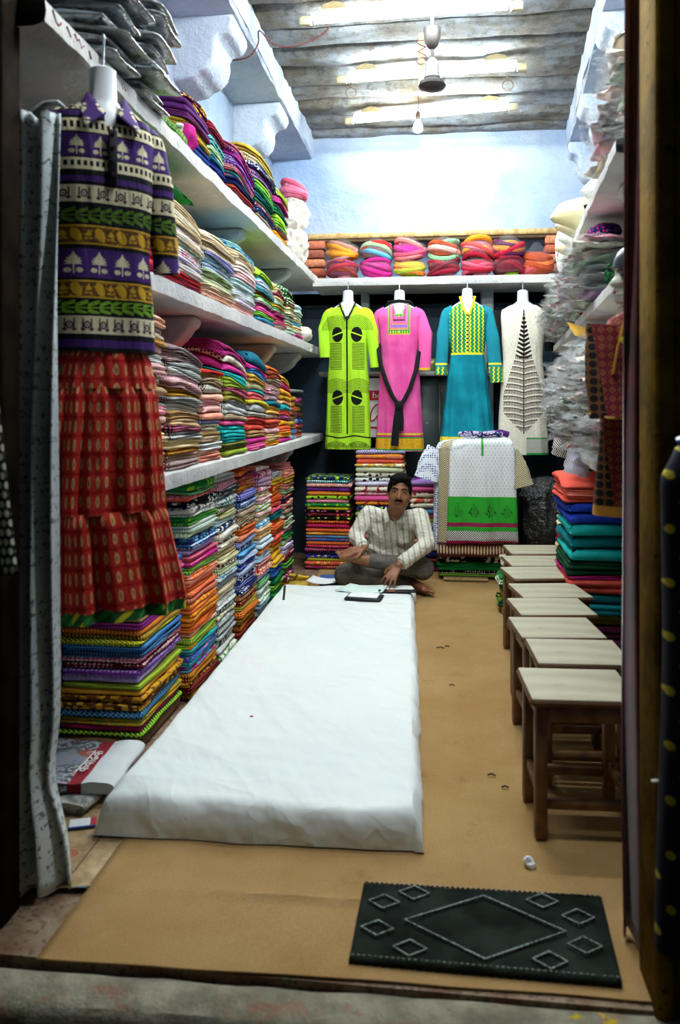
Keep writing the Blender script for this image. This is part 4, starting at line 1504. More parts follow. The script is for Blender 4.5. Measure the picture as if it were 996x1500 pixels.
def pink_fn(g):
    u, v, t = uvx(g)
    a = u.abs()
    base = mixc(g, smooth(g, noise_n(g, coords(g)[1], 6., 2), .35, .65), lin('dd4d96'), lin('e765a6'))
    m_ = (a / .085).mx((v - .01) / .235)
    inr = m_ < 1.0
    dots = ((a / .02).fr() < .5) * ((v / .02).fr() < .5)
    c = mixc(g, dots, lin('1f9a3a'), lin('e9dc5a'))
    c2 = mixc(g, between(m_, .62, .84), c, lin('e8836a'))
    c2 = mixc(g, between(m_, .68, .77), c2, lin('7f6ac8'))
    c2 = mixc(g, between(m_, .40, .62), c2, lin('dd5f9c'))
    c2 = mixc(g, between(m_, .50, .545), c2, lin('351a36'))
    c2 = mixc(g, m_ < .36, c2, c)
    c2 = mixc(g, between(m_, .96, 1.0), c2, lin('d8b52c'))
    col = mixc(g, inr, base, c2)
    neck = ((u * u + (v - .02) * (v - .02)).sqrt())
    for lo, hi, cc in ((1.005, 1.02, 'e8c22a'), (1.02, 1.035, 'c03078'), (1.035, 1.045, '1fa044'), (1.045, 1.128, 'e0ac22'), (1.128, 1.14, '1fa044')):
        col = mixc(g, between(v, lo, hi), col, lin(cc))
    tx = between(v, 1.045, 1.128) * (((v / .009).fr() < .4) * (noise_n(g, t, 60., 2) > .5))
    return mixc(g, tx, col, lin('b9821a'))


def zz(g, u, v, per=.032, wob=.012, hv=.03):
    k = ((u + ((v / hv).fr().pp(.5) * 2 - .5) * wob) / per).fr()
    c = mixc(g, k < .45, lin('e8dc2e'), lin('1a8c4a'))
    return mixc(g, k > .78, c, lin('0c6f7c'))


def teal_fn(g):
    u, v, t = uvx(g)
    base = mixc(g, smooth(g, noise_n(g, coords(g)[1], 6., 2), .35, .65), lin('0a7687'), lin('118fa0'))
    z = zz(g, u, v)
    col = mixc(g, (v < .40) * (u.abs() < .135), base, z)
    col = mixc(g, between(v, .392, .408), col, lin('f0e02a'))
    col = mixc(g, (u.abs() < .006) * (v < .39), col, lin('f0e02a'))
    bt = (((u * u) + (((v / .03).fr() - .5) * .03) * (((v / .03).fr() - .5) * .03)) < .00006) * (v < .39)
    col = mixc(g, bt, col, lin('0b3f4a'))
    col = mixc(g, between(v, 1.035, 1.07), col, lin('ecdc3a'))
    return mixc(g, v > 1.08, col, zz(g, u, v, .04, .016, .035))


def tealsl_fn(g):
    u, v, t = uvx(g)
    base = lin('0e8091')
    col = mixc(g, between(v, .47, .485), base, lin('ecdc3a'))
    return mixc(g, v > .50, col, zz(g, u, v, .035, .012, .03))


def white_fn(g):
    u, v, t = uvx(g)
    a = u.abs()
    base = mixc(g, smooth(g, noise_n(g, coords(g)[1], 70., 2), .35, .65), lin('d9d2bf'), lin('e6e1d2'))
    w1 = between(v, .06, .42) * (a < (v - .05) * .18)
    lv1 = ((v + a * .55) / .034).fr()
    leaf1 = w1 * ((lv1 - .5).abs() < (.36 - a * 3.2))
    col = mixc(g, leaf1, base, lin('14110f'))
    wid = ((v - .36) * .30 + .05).mn(.15).mn((1.0 - v) * .9)
    w2 = between(v, .40, .97) * (a < wid)
    f2 = ((v + a * .35 - (a * a) * 1.5) / .045).fr()
    stem = f2 < .16
    pin = between(f2, .16, .72) * ((a / .0115 + f2 * .6).fr() < .55)
    col = mixc(g, w2 * (stem.mx(pin)), col, lin('3a1a18'))
    col = mixc(g, (a < .0045) * between(v, .05, .99), col, lin('2a1414'))
    hem = (v > 1.02) * (u > .02)
    hc = mixc(g, ((u + v) / .012).fr() < .4, lin('dcdccf'), lin('5f6a5a'))
    col = mixc(g, hem, col, hc)
    return mixc(g, (between(v, 1.02, 1.03).mx(v > 1.135)) * (u > .02), col, lin('2c9a4a'))


def kurta(x, y, ztop, label, fn, tab, cut, sl, rz=0., slmat=None, L=1.145, name='hanging_kurta', nf=9, form=True, hk=.18):
    t = empty(name, (x, y, ztop), rz)
    tag(t, label, 'kurta', 'kurtas hanging at the back')
    m = mat('cloth of ' + label[:24], fn, .85, spec=.15, bump=cloth_bump, bump_d=.02)
    loft('body', tab, t, m, cut=cut, nf=nf, ph=x * 3)
    for pts, rad in sl:
        sg = math.copysign(1, pts[0][0])
        pts = [(sg * .105, 0, -.042), (sg * .15, 0, -.085)] + pts[1:]
        rad = [.03, .05] + rad[1:]
        sleeve('sleeve', pts, rad, t, slmat or m)
    if form:
        bust_form(t, .84)
    hook(t, .10, hk, .012)
    return t


KY, KZ = 6.40, 2.075
def vneck(w, d, back=.0):
    return lambda x, v, fr: (fr and abs(x) < w * (1 - max(0, v - .01) / d) and v < d) or (v < .012 and abs(x) < .06)


def ktab(sh=.165, ch=.155, wa=.145, hip=.165, hem=.17, L=1.145, fa=.012):
    return [(0.0, .06, .052, 0), (.018, .085, .062, 0), (.05, .132, .072, .001), (.10, sh, .08, .002), (.22, ch, .088, .003), (.42, wa, .075, .004), (.62, hip, .07, .006), (.9, (hip + hem) / 2, .065, fa * 1.4), (L, hem, .065, fa * 1.9)]


M_GSL = None
kg = kurta(-.722, KY, KZ, 'lime green kurta with black printed faces hanging at the back', green_fn, ktab(sh=.172, wa=.15, hip=.165, hem=.178),
           vneck(.045, .12), [([(-.165, 0, -.05), (-.185, -.02, -.2), (-.178, -.05, -.42)], [.055, .05, .04]), ([(.165, 0, -.05), (.19, -.02, -.22), (.215, -.05, -.5)], [.055, .05, .035])])
MB().tube([(-.062, -.035, .005), (-.05, -.062, -.03), (-.012, -.088, -.115), (0, -.09, -.13), (.012, -.088, -.115), (.05, -.062, -.03), (.062, -.035, .005), (.05, .03, .015), (0, .05, .018), (-.05, .03, .015), (-.062, -.035, .005)],
          .008, 6, flat=.6).build('black_neckband', plain('black cotton', '101012', .9), kg)
kp = kurta(-.318, KY, KZ - .005, 'pink kurta with embroidered yoke and tied black sash', pink_fn, ktab(sh=.172, wa=.14, hip=.16, hem=.185),
           vneck(.05, .11), [([(-.165, 0, -.05), (-.18, .02, -.2), (-.16, .02, -.32)], [.055, .05, .04]), ([(.165, 0, -.05), (.20, -.03, -.24), (.195, -.05, -.52)], [.055, .055, .045])],
           slmat=mat('pink kurta sleeve', lambda g: mixc(g, uvx(g)[1] > .50, mixc(g, uvx(g)[1] > .51, lin('e0599e'), lin('1fa044')), mixc(g, uvx(g)[1] > .555, lin('e0ac22'), lin('1fa044'))), .85, bump=cloth_bump, bump_d=.02))
M_BLACKC = MATS['black cotton']
MB().tube([(-.10, .03, -.005), (-.08, -.03, .012), (0, -.05, .02), (.08, -.03, .012), (.10, .03, -.005), (0, .06, .03), (-.10, .03, -.005)], .016, 8, flat=.7).build('black_neckband', M_BLACKC, kp)
MB().tube([(-.155, .02, -.30), (-.158, -.06, -.36), (-.14, -.085, -.48), (-.10, -.10, -.60), (-.05, -.105, -.72), (.0, -.11, -.79)], .017, 8, flat=.5).tube(
    [(.15, .02, -.34), (.152, -.06, -.38), (.13, -.085, -.52), (.085, -.10, -.66), (.04, -.105, -.75), (0.005, -.11, -.79)], .017, 8, flat=.5).build('sash', M_BLACKC, kp)
MB().lathe([(.01, -.83), (.026, -.82), (.032, -.79), (.026, -.765), (.01, -.755)], 12, c=(.003, -.115, 0), sy=.7).tube([(-.006, -.115, -.80), (-.02, -.115, -.92), (-.032, -.112, -1.10)], [.02, .024, .03], 8, flat=.3).tube(
    [(.01, -.115, -.80), (.018, -.118, -.9), (.016, -.115, -.985)], [.02, .022, .02], 8, flat=.35).build('sash_knot', M_BLACKC, kp)
kt = kurta(.205, KY, KZ, 'teal flared kurta with yellow zigzag bodice', teal_fn,
           [(0.0, .06, .052, 0), (.018, .085, .062, 0), (.05, .128, .072, 0), (.10, .158, .08, .001), (.22, .145, .088, .001), (.40, .128, .08, .003), (.62, .155, .085, .016), (.9, .185, .09, .03), (1.145, .212, .09, .042)],
           vneck(.035, .11), [([(-.155, 0, -.05), (-.185, -.02, -.25), (-.205, -.05, -.56)], [.055, .05, .045]), ([(.155, 0, -.05), (.19, -.02, -.28), (.22, -.05, -.62)], [.055, .052, .05])],
           slmat=mat('teal kurta sleeve', tealsl_fn, .85, bump=cloth_bump, bump_d=.02), nf=12)
MB().tube([(-.058, -.03, .04), (-.045, -.06, .0), (-.012, -.088, -.10), (.012, -.088, -.10), (.045, -.06, .0), (.058, -.03, .04), (.0, .055, .05), (-.058, -.03, .04)], .009, 6, flat=.6).build('yellow_collar', plain('yellow piping', 'e4d22c', .85), kt)
kw = kurta(.625, KY, KZ - .02, 'cream sleeveless kurta printed with a dark fern tree', white_fn,
           [(0.0, .07, .052, 0), (.02, .12, .066, 0), (.05, .165, .078, .001), (.10, .168, .082, .001), (.24, .158, .088, .002), (.42, .148, .075, .004), (.62, .165, .07, .006), (.9, .18, .07, .012), (1.15, .19, .07, .015)],
           lambda x, v, fr: v < .035 and abs(x) < .075 and fr, [])
for s in (-1, 1):
    sleeve('black_sleeve', [(s * .165, .01, -.05), (s * .20, .01, -.2), (s * .20, .02, -.36)], [.05, .045, .03], kw, M_BLACKC)

# ------------------------------------------------------------------ patterned kurta and red skirt hanging by the doorway
def flower(g, a, b, R):
    """flame shaped blossom on two leaves; a,b local metres, R size"""
    th = b.at2(a)
    r = (a * a + b * b).sqrt()
    pet = r < ((th * 7).sin().abs() * .35 + .65) * R * .62
    up = pet * (b < R * .15)
    tip = (a.abs() < (b + R * .95) * .45) * between(b, -R * .95, 0.0)
    lf = (((a.abs() - R * .42) * (a.abs() - R * .42) * 2.2 + (b - R * .62) * (b - R * .62) * 4.) < R * R * .16)
    st = (a.abs() < R * .05) * between(b, 0.0, R * .9)
    return up.mx(tip).mx(lf).mx(st)


K = .985


def purple_fn(g):
    u, v, t = uvx(g)
    blk, pur, crm, yel = lin('0d0b12'), lin('44246a'), lin('d6cba6'), lin('c79a22')
    col = blk

    def cell(p):
        return ((u / p).fr() - .5) * p

    def band(col, a, b, base, ink=None, f=None):
        c = base if f is None else mixc(g, f, base, ink)
        return mixc(g, between(v, a * K, b * K), col, c)
    teeth = lambda a, b: (cell(.016).abs() < .0045) * between(v, (a + .008) * K, (b - .01) * K)

    def orn(vc, h, p=.05):
        a, b = cell(p), v - vc * K
        r = (a * a * 1.4 + b * b).sqrt()
        a2 = cell(p / 2)
        return between(r, .006, .011).mx(r < .003).mx((a2.abs() < .0022) * (b.abs() < h)).mx((a2.abs() < .006) * between(b, h * .5, h * .85))

    def leaf(vc):
        b = v - vc * K + (u * 18).sin() * .004
        k = ((u / .032).fr() - .5)
        return ((b.abs() - .012 - k * .012).abs() < .0055).mx(b.abs() < .002)

    def pais(vc):
        a, b = cell(.062), v - vc * K
        e = ((a - b * .3) * (a - b * .3) * 1.9 + b * b) < .00034
        a2 = ((u / .062 + .5).fr() - .5) * .062
        f = flower(g, a2, b, .016)
        fine = (noise_n(g, t, 120., 2) > .62)
        return e.mx(f).mx(fine)
    col = band(col, .0, .03, crm, lin('3a2a38'), noise_n(g, t, 70., 3) > .52)
    col = band(col, .037, .052, pur)
    col = band(col, .06, .098, crm, blk, teeth(.06, .098))
    col = band(col, .102, .168, pur, crm, flower(g, cell(.062), v - .135 * K, .030))
    col = band(col, .172, .205, crm, blk, teeth(.172, .205))
    col = band(col, .222, .238, pur)
    col = band(col, .248, .295, crm, lin('3b2136'), orn(.271, .017))
    col = band(col, .305, .352, blk, lin('51721f'), leaf(.328))
    col = band(col, .358, .412, lin('5b3a1a'), yel, pais(.385))
    for e in (.358, .407):
        col = band(col, e, e + .005, yel)
    col = band(col, .424, .505, pur, crm, flower(g, cell(.066), v - .463 * K, .034))
    col = band(col, .512, .562, lin('5b3a1a'), yel, pais(.537))
    for e in (.512, .557):
        col = band(col, e, e + .005, yel)
    col = band(col, .568, .605, blk, lin('6f9c1f'), leaf(.586))
    col = band(col, .612, .662, crm, lin('4b2b40'), orn(.637, .018, .044))
    col = band(col, .678, .70, pur)
    return col


PK = empty('hanging_kurta', (-.962, 2.25, 2.142), math.radians(40))
tag(PK, 'purple and black block-printed kurta hung above the red skirt', 'kurta')
M_PK = mat('purple block print', purple_fn, .8, spec=.2, bump=cloth_bump, bump_d=.02)
loft('body', [(-.01, .055, .05, 0), (.012, .10, .06, 0), (.04, .135, .07, .001), (.09, .147, .08, .001), (.22, .142, .088, .003), (.42, .132, .078, .006), (.58, .145, .08, .009), (.70, .15, .08, .013)],
     PK, M_PK, nu=90, step=.008, nf=7, cut=lambda x, v, fr: (fr and abs(x) < .032 * (1 - v / .10) and v < .10))
sleeve('sleeve', [(-.10, 0, -.035), (-.135, 0, -.08), (-.17, -.01, -.2), (-.19, -.02, -.38)], [.03, .05, .046, .042], PK, M_PK, flat=.7)
sleeve('sleeve', [(.10, 0, -.035), (.135, 0, -.08), (.165, -.01, -.2), (.185, -.02, -.46)], [.03, .048, .042, .04], PK, M_PK, flat=.7)
bust_form(PK, .78, .11)
M_COLLAR = mat('purple collar print', lambda g: mixc(g, flower(g, ((coords(g)[0][0] / .05).fr() - .5) * .05, ((coords(g)[0][2] / .05).fr() - .5) * .05, .02), lin('44246a'), lin('cfc49e')), .8)
for s in (-1, 1):
    m = MB().grid(6, 6, lambda u, v, s=s: (s * (.052 - .03 * u * (1 - v) * 1.2 + .028 * v), -.03 - .055 * u - .014 * v, .030 - .07 * u - .05 * v))
    solidify(m.build('collar', M_COLLAR, PK), .004)
mb = MB().box(-.012, .012, -.097, -.088, -.24, -.085, .002)
pk_ = mb.build('placket', plain('black placket', '0e0c10', .8), PK)
for i in range(4):
    MB().lathe([(.002, -.002), (.006, -.0015), (.006, .0015), (.002, .002)], 10, M=Matrix.Translation((0, -.099, -.095 - .038 * i)) @ Matrix.Rotation(PI / 2, 4, 'X')).build('button', plain('dark button', '2a2030', .3), PK)
hook(PK, .11, .215, -.012)


def skirt_fn(g):
    u, v, t = uvx(g)
    a = ((u / .026).fr() - .5)
    b = ((v / .052 + (u / .026).fl() * .0).fr() - .5)
    e = a * a * 3.2 + b * b * 1.3
    n = noise_n(g, t, 90., 2)
    base = mixc(g, smooth(g, b.abs() + n * .1, .44, .52), lin('bb2f24'), lin('a51b18'))
    c = mixc(g, (e + n * .12) < .19, base, lin('d29a70'))
    return mixc(g, (e + n * .16) < .105, c, lin('94802f'))


SK = empty('hanging_skirt', (-.965, 2.262, 1.47), math.radians(40))
tag(SK, 'long tiered red skirt with gold ikat motifs and green hem', 'skirt')
M_SK = mat('red ikat cotton', skirt_fn, .85, spec=.15, bump=cloth_bump, bump_d=.03)
loft('top_tier', [(0, .118, .075, .004), (.06, .135, .085, .010), (.13, .15, .09, .014)], SK, M_SK, nu=150, nf=17, uvarc=.9)
loft('middle_tier', [(.125, .145, .086, .008), (.15, .153, .094, .018), (.32, .168, .10, .026), (.48, .178, .105, .03)], SK, M_SK, nu=190, nf=15, ph=.8, uvarc=1.25)
loft('bottom_tier', [(.475, .174, .10, .020), (.50, .185, .11, .032), (.745, .215, .12, .040)], SK, M_SK, nu=190, nf=13, ph=.5, uvarc=1.6, xoff=lambda v: .02 * (v - .5) / .2)
loft('green_hem', [(.742, .213, .118, .040), (.775, .218, .122, .040)], SK, mat('green and yellow hem print', lambda g: mixc(g, ((uvx(g)[0] / .05 + uvx(g)[1] * 20).fr() < .4), lin('1c5a2a'), mixc(
    g, ((uvx(g)[0] / .13).fr() < .3), lin('2f8a34'), lin('d0c42a'))), .85), nu=190, nf=13, ph=.5, uvarc=1.6, xoff=lambda v: .02)
MB().tube([(.118 * math.cos(a * PI / 16), .075 * math.sin(a * PI / 16), 0) for a in range(33)], .008, 6, cap=False).build('waistband', M_SK, SK)

# ------------------------------------------------------------------ curtains and garments in the doorway
def script_fn(g):
    (x, y, z), v = coords(g)
    n = noise_n(g, v, 70., 3, .7)
    rows = ((z / .035).fr() < .6)
    ink = ((n > .56) * rows) * (noise_n(g, v, 7., 2) > .38)
    base = mixc(g, smooth(g, noise_n(g, v, 3., 3), .35, .65), lin('c4cfd0'), lin('dde4e4'))
    return mixc(g, ink * .75, base, lin('2c3236'))


def drape(name, x0, x1, y0, z0, z1, m, label, cat, pleats=3, amp=.03, pinch=None, thick=.006, flare=0., nzr=60):
    def fn(u, v):
        z = z1 + (z0 - z1) * v
        k = 1.0
        if pinch:
            k = 1 - pinch[1] * math.exp(-((z - pinch[0]) / pinch[2]) ** 2)
        fl = 1 + flare * max(0, v - .75) * 4
        c = (x0 + x1) / 2
        x = c + ((x0 - c) + (x1 - x0) * u) * k * fl
        a = amp * (.5 + .8 * v)
        y = y0 + a * math.sin(u * pleats * 2 * PI + 1.2 * math.sin(z * 1.7)) + .3 * a * math.sin(u * pleats * 5.3 + z * 3)
        return (x, y, z + .01 * math.sin(u * 12) * v)
    o = MB().grid(70, nzr, fn).build(name, m)
    solidify(o, thick)
    return tag(o, label, cat)


M_SCRIPT = mat('grey script-printed cotton', script_fn, .85, spec=.15)
drape('door_curtain', -1.135, -1.005, 2.06, .015, 2.07, M_SCRIPT, 'pale grey script-printed curtain tied at the left doorpost', 'curtain', 2.5, .04, pinch=(.32, .45, .12), flare=.45)
M_TIE = plain('grey tie cord', 'aab4b4', .8)
tc = MB().tube([(-1.06, 2.05, 2.06), (-1.03, 2.045, 2.085), (-1.0, 2.05, 2.09), (-.985, 2.06, 2.08)], [.02, .012, .008, .004], 8).build('curtain_tie', M_TIE)
tag(tc, 'twisted knot holding the grey curtain to the left doorpost', 'knot')


def bead_fn(g):
    (x, y, z), v = coords(g)
    e = x + z * .108 - .04                      # distance from the slanting edge (negative inwards)
    a, b = ((x / .03).fr() - .5), ((z / .04).fr() - .5)
    c = mixc(g, ((a * a + b * b) < .05) * .5, lin('0b0b0d'), lin('5a5a32'))
    k = (z / .02).fl()
    da = ((e / .012 + (k * .5)).fr() - .5)
    db = ((z / .02).fr() - .5)
    return mixc(g, ((da * da + db * db) < .13) * (e > -.026), c, lin('d9dac8'))


gl = MB().grid(24, 50, lambda u, v: ((-.265 + .04 * (1 - (1 - v) * .95 / .37)) * (1 - u) + (-.0 + .04 * (1 - (1 - v) * .95 / .37)) * u, .025 * math.sin(u * 11 + v), .95 * (1 - v))).build(
    'dotted_shawl', mat('black cloth with white dots', bead_fn, .8), loc=(-.933, 1.66, .935))
solidify(gl, .008)
tag(gl, 'black cloth edged with white dots hanging outside the left doorpost', 'shawl')
M_VELVET = mat('dark red velvet', lambda g: mixc(g, smooth(g, noise_n(g, coords(g)[1], 14., 3), .35, .7), lin('4a0f1c'), lin('7c1a30')), .7, sheen=.8)
drape('door_curtain', .438, .525, 2.03, .02, 2.6, M_VELVET, 'narrow dark red velvet curtain behind the mustard doorpost', 'curtain', 2, .02)
tb = MB().tube([(.445, 1.80, .50), (.45, 1.79, .505), (.49, 1.79, .50)], .004, 6).build('curtain_string', plain('white string', 'e8e4da', .7))
tag(tb, 'short white string tied round the mustard doorpost', 'string')


def ydot_fn(g):
    (x, y, z), v = coords(g)
    k = (z / .052).fl()
    a = ((x / .046 + k * .5).fr() - .5)
    b = ((z / .052).fr() - .5)
    return mixc(g, (a * a + b * b) < .028, lin('0c1026'), lin('b9a82a'))


dk = empty('dotted_kurta', (.552, 1.66, 1.24))
tag(dk, 'dark navy kurta with yellow dots hung outside the right doorpost', 'kurta')
loft('body', [(0, .05, .03, 0), (.03, .10, .045, 0), (.09, .125, .05, .003), (.4, .12, .05, .008), (1.0, .135, .05, .014)], dk, mat('navy cloth with yellow dots', ydot_fn, .8), nf=6)
MB().tube([(-.10, -.03, -.02), (-.06, -.045, .0), (-.03, -.05, .035), (0, -.05, .04)], .014, 8).build('blue_neckband', plain('glossy blue trim', '3a52a8', .3, spec=.6), dk)
MB().tube([(-.05, 0, -.0), (-.035, 0, .03), (.0, 0, .045), (.035, 0, .03), (.05, 0, 0)], .012, 8).tube([(0, 0, .045), (0, 0, .09)], .004).build('hanger', mat('clear hanger plastic', lin('d8dde0'), .15, spec=.6, trans=.5), dk)

# ------------------------------------------------------------------ maroon set with mannequin head, right of the doorway
def maroon_fn(g):
    (x, y, z), v = coords(g)
    p = .026
    a = ((x / p).fr() - .5)
    b = ((z / p).fr() - .5)
    d = (a.abs() + b.abs())
    c = mixc(g, between(d, .30, .36).mx(d < .08), lin('6f1a22'), lin('b5803c'))
    e = ((x + .02) < (z * -.12 - .155))
    k = mixc(g, ((a * a + b * b) < .17), lin('6b4420'), lin('120c0c'))
    return mixc(g, e.mx(between(x, -.02, .03)), c, k)


MS = empty('hanging_kurta', (.622, 2.60, 1.585))
tag(MS, 'maroon and black diamond-patterned kurta with gold hem beside the right curtain', 'kurta')
M_MS = mat('maroon diamond print', maroon_fn, .75, spec=.25, bump=cloth_bump, bump_d=.02)
loft('body', [(0, .06, .05, 0), (.03, .11, .06, 0), (.07, .135, .07, .001), (.25, .13, .075, .004), (.42, .14, .07, .006), (.60, .155, .075, .008)], MS, M_MS, nf=7, step=.01)
loft('gold_hem', [(.597, .156, .076, .008), (.628, .158, .076, .008)], MS, plain('gold satin', 'c58f34', .4), nf=7)
bust_form(MS, .7, .03)
sleeve('sleeve', [(-.12, -.02, -.05), (-.135, -.05, -.18), (-.125, -.08, -.33)], [.06, .055, .055], MS, M_MS, flat=.6)
MB().tube([(-.182, -.08, -.318), (-.13, -.115, -.33), (-.07, -.09, -.33)], .005, 6).build('gold_piping', MATS['gold satin'], MS)
MB().tube([(-.075, -.08, -.02), (-.10, -.085, -.12), (-.115, -.09, -.2)], .004, 6).build('gold_cord', MATS['gold satin'], MS)
MB().lathe([(.004, -.003), (.011, -.002), (.011, .002), (.004, .003)], 14, M=Matrix.Translation((-.085, -.095, -.10)) @ Matrix.Rotation(PI / 2, 4, 'X')).build('yellow_button', plain('yellow button', 'd8cc3a', .4), MS)

# head: built as stacked horizontal slices so that the profile (nose, lips, chin) reads from the side
MH = empty('mannequin_head', (.612, 2.60, 1.575))
tag(MH, 'pale painted mannequin head with dark hair in profile at right', 'mannequin')
prof = [(-.01, .034, .036, .045), (.02, .038, .040, .045), (.028, .075, .045, .050), (.036, .082, .05, .055), (.048, .080, .052, .060), (.054, .084, .053, .062), (.060, .086, .054, .064), (.065, .081, .055, .066), (.070, .087, .055, .067), (.078, .084, .056, .07),
        (.084, .094, .057, .072), (.092, .099, .058, .075), (.104, .088, .06, .078), (.118, .080, .061, .082), (.128, .082, .062, .085), (.145, .083, .062, .088), (.165, .078, .06, .088), (.185, .062, .052, .08), (.2, .035, .034, .055), (.206, .01, .012, .02)]
n = 28
vs, fs = [], []
for z, fr, hw, bk_ in prof:
    for k in range(n):
        w = 2 * PI * k / n
        c, s = math.cos(w), math.sin(w)
        if c < 0:                       # face looks along -x
            nosew = (.18 if .08 < z < .118 else .75)
            x = c * (bk_ * .80 + (fr - bk_ * .80) * (abs(c) ** (3 if z > .03 else 1)) * 1.0)
        else:
            x = c * bk_
        vs.append((x, s * hw, z))
for i in range(len(prof) - 1):
    for k in range(n):
        j = (k + 1) % n
        fs.append((i * n + k, i * n + j, i * n + n + j, i * n + n + k))
fs.append(tuple(range(n - 1, -1, -1))); fs.append(tuple((len(prof) - 1) * n + k for k in range(n)))
MB().add(vs, fs).build('head', mat('pale painted mannequin skin', lin('dcd9c8'), .35, spec=.5), MH, sm=70)
M_HAIRP = plain('painted black hair', '16151c', .35, spec=.6)
hv = []
MB().lathe([(.004, .214), (.04, .206), (.066, .185), (.08, .16), (.084, .135), (.080, .132), (.05, .130)], 24, c=(-.004, 0, .004), sy=.76).build('hair', M_HAIRP, MH)
for s in (-1, 1):
    MB().lathe([(.002, -.005), (.008, -.003), (.009, 0), (.008, .003), (.002, .005)], 10, c=(-.066, s * .033, .112), sx=.7).build('eye', M_HAIRP, MH)
    MB().tube([(-.076, s * .018, .126), (-.072, s * .03, .130), (-.06, s * .043, .127)], .0028, 6).build('eyebrow', M_HAIRP, MH)
MB().lathe([(.003, -.006), (.012, -.004), (.013, .0), (.010, .004), (.003, .006)], 12, c=(-.079, 0, .0635), sx=.6).build('lips', plain('red lip paint', 'b0202c', .4), MH)

# ------------------------------------------------------------------ wrapped turbans on the back shelf
def film_fac(g):
    n = noise_n(g, coords(g)[1], 22., 4, .6)
    lw = g.nodes.new('ShaderNodeLayerWeight')
    lw.inputs[0].default_value = .35
    return (V(g, lw.outputs['Facing']) * .14 + .015 + smooth(g, n, .60, .74) * .16).mn(.5)


def film_mat(name, fac):
    m = mat(name, lin('c4c9ca'), .12, spec=.8, bump=lambda g: noise_n(g, coords(g)[1], 30., 4, .6), bump_d=.012, trans=.5)
    g = m.node_tree
    mx = [n for n in g.nodes if n.type == 'MIX_SHADER'][0]
    f = fac(g)
    setin(g, mx.inputs[0], f)
    return m


M_FILM = film_mat('clear polythene film', film_fac)


def sleeve_fac(g):
    n = noise_n(g, coords(g)[1], 20., 3, .6)
    lw = g.nodes.new('ShaderNodeLayerWeight')
    lw.inputs[0].default_value = .35
    return (V(g, lw.outputs['Facing']) * .12 + .03 + smooth(g, n, .58, .74) * .16).mn(.5)


M_SLEEVE = film_mat('crinkled packet film', sleeve_fac)
_b = M_SLEEVE.node_tree.nodes['Principled BSDF']
_b.inputs['Base Color'].default_value = lin('e4e6e4')
_b.inputs['Roughness'].default_value = .3
[n for n in M_SLEEVE.node_tree.nodes if n.type == 'BUMP'][0].inputs['Distance'].default_value = .004


def turban(name, c, R, h, tok, label, wraps=4, seed=0):
    """a wound cloth turban in a clear bag"""
    rng = random.Random(seed)
    t = empty(name, c, rng.uniform(0, 6))
    tag(t, label, 'turban', 'wrapped turbans on the back shelf')
    cols = tok.split()
    base = MB().lathe([(R * .5, 0), (R * .82, h * .10), (R * .95, h * .35), (R * .98, h * .55), (R * .85, h * .82), (R * .5, h * .97), (R * .05, h)], 24)
    base.build('core', cloth_mat(cols[0]), t)
    for w in range(wraps):
        tilt, az = rng.uniform(.35, .95), rng.uniform(0, 6.28)
        zc = h * (.28 + .5 * w / max(1, wraps - 1))
        pts = []
        for k in range(25):
            a = 2 * PI * k / 24
            rr = R * (.93 - .16 * abs(w / max(1, wraps - 1) - .4)) * (1 + .02 * math.sin(a * 5 + w))
            pts.append((rr * math.cos(a), rr * math.sin(a), zc + R * tilt * math.sin(a + az) * .5))
        MB().tube(pts, h * .17, 8, cap=False, flat=1.0).build('wrap', cloth_mat(cols[(w + 1) % len(cols)]), t)
    b = MB()
    n, mrow = 26, 12
    vs, fs = [], []
    for j in range(mrow + 1):
        v = j / mrow
        a = -PI / 2 + PI * v
        for k in range(n):
            w = 2 * PI * k / n
            r = R * 1.13 * (max(.06, math.cos(a)) ** .7) * (1 + .10 * nz(3 * math.cos(w) + seed, 3 * math.sin(w), v * 5))
            z = h * .5 + h * .60 * math.sin(a) + (h * .30 * (v - .86) / .14 if v > .86 else 0)
            vs.append((r * math.cos(w), r * math.sin(w), max(z, .001)))
    for j in range(mrow):
        for k in range(n):
            q = (k + 1) % n
            fs.append((j * n + k, j * n + q, (j + 1) * n + q, (j + 1) * n + k))
    b.add(vs, fs)
    b.build('clear_bag', M_FILM, t)
    return t


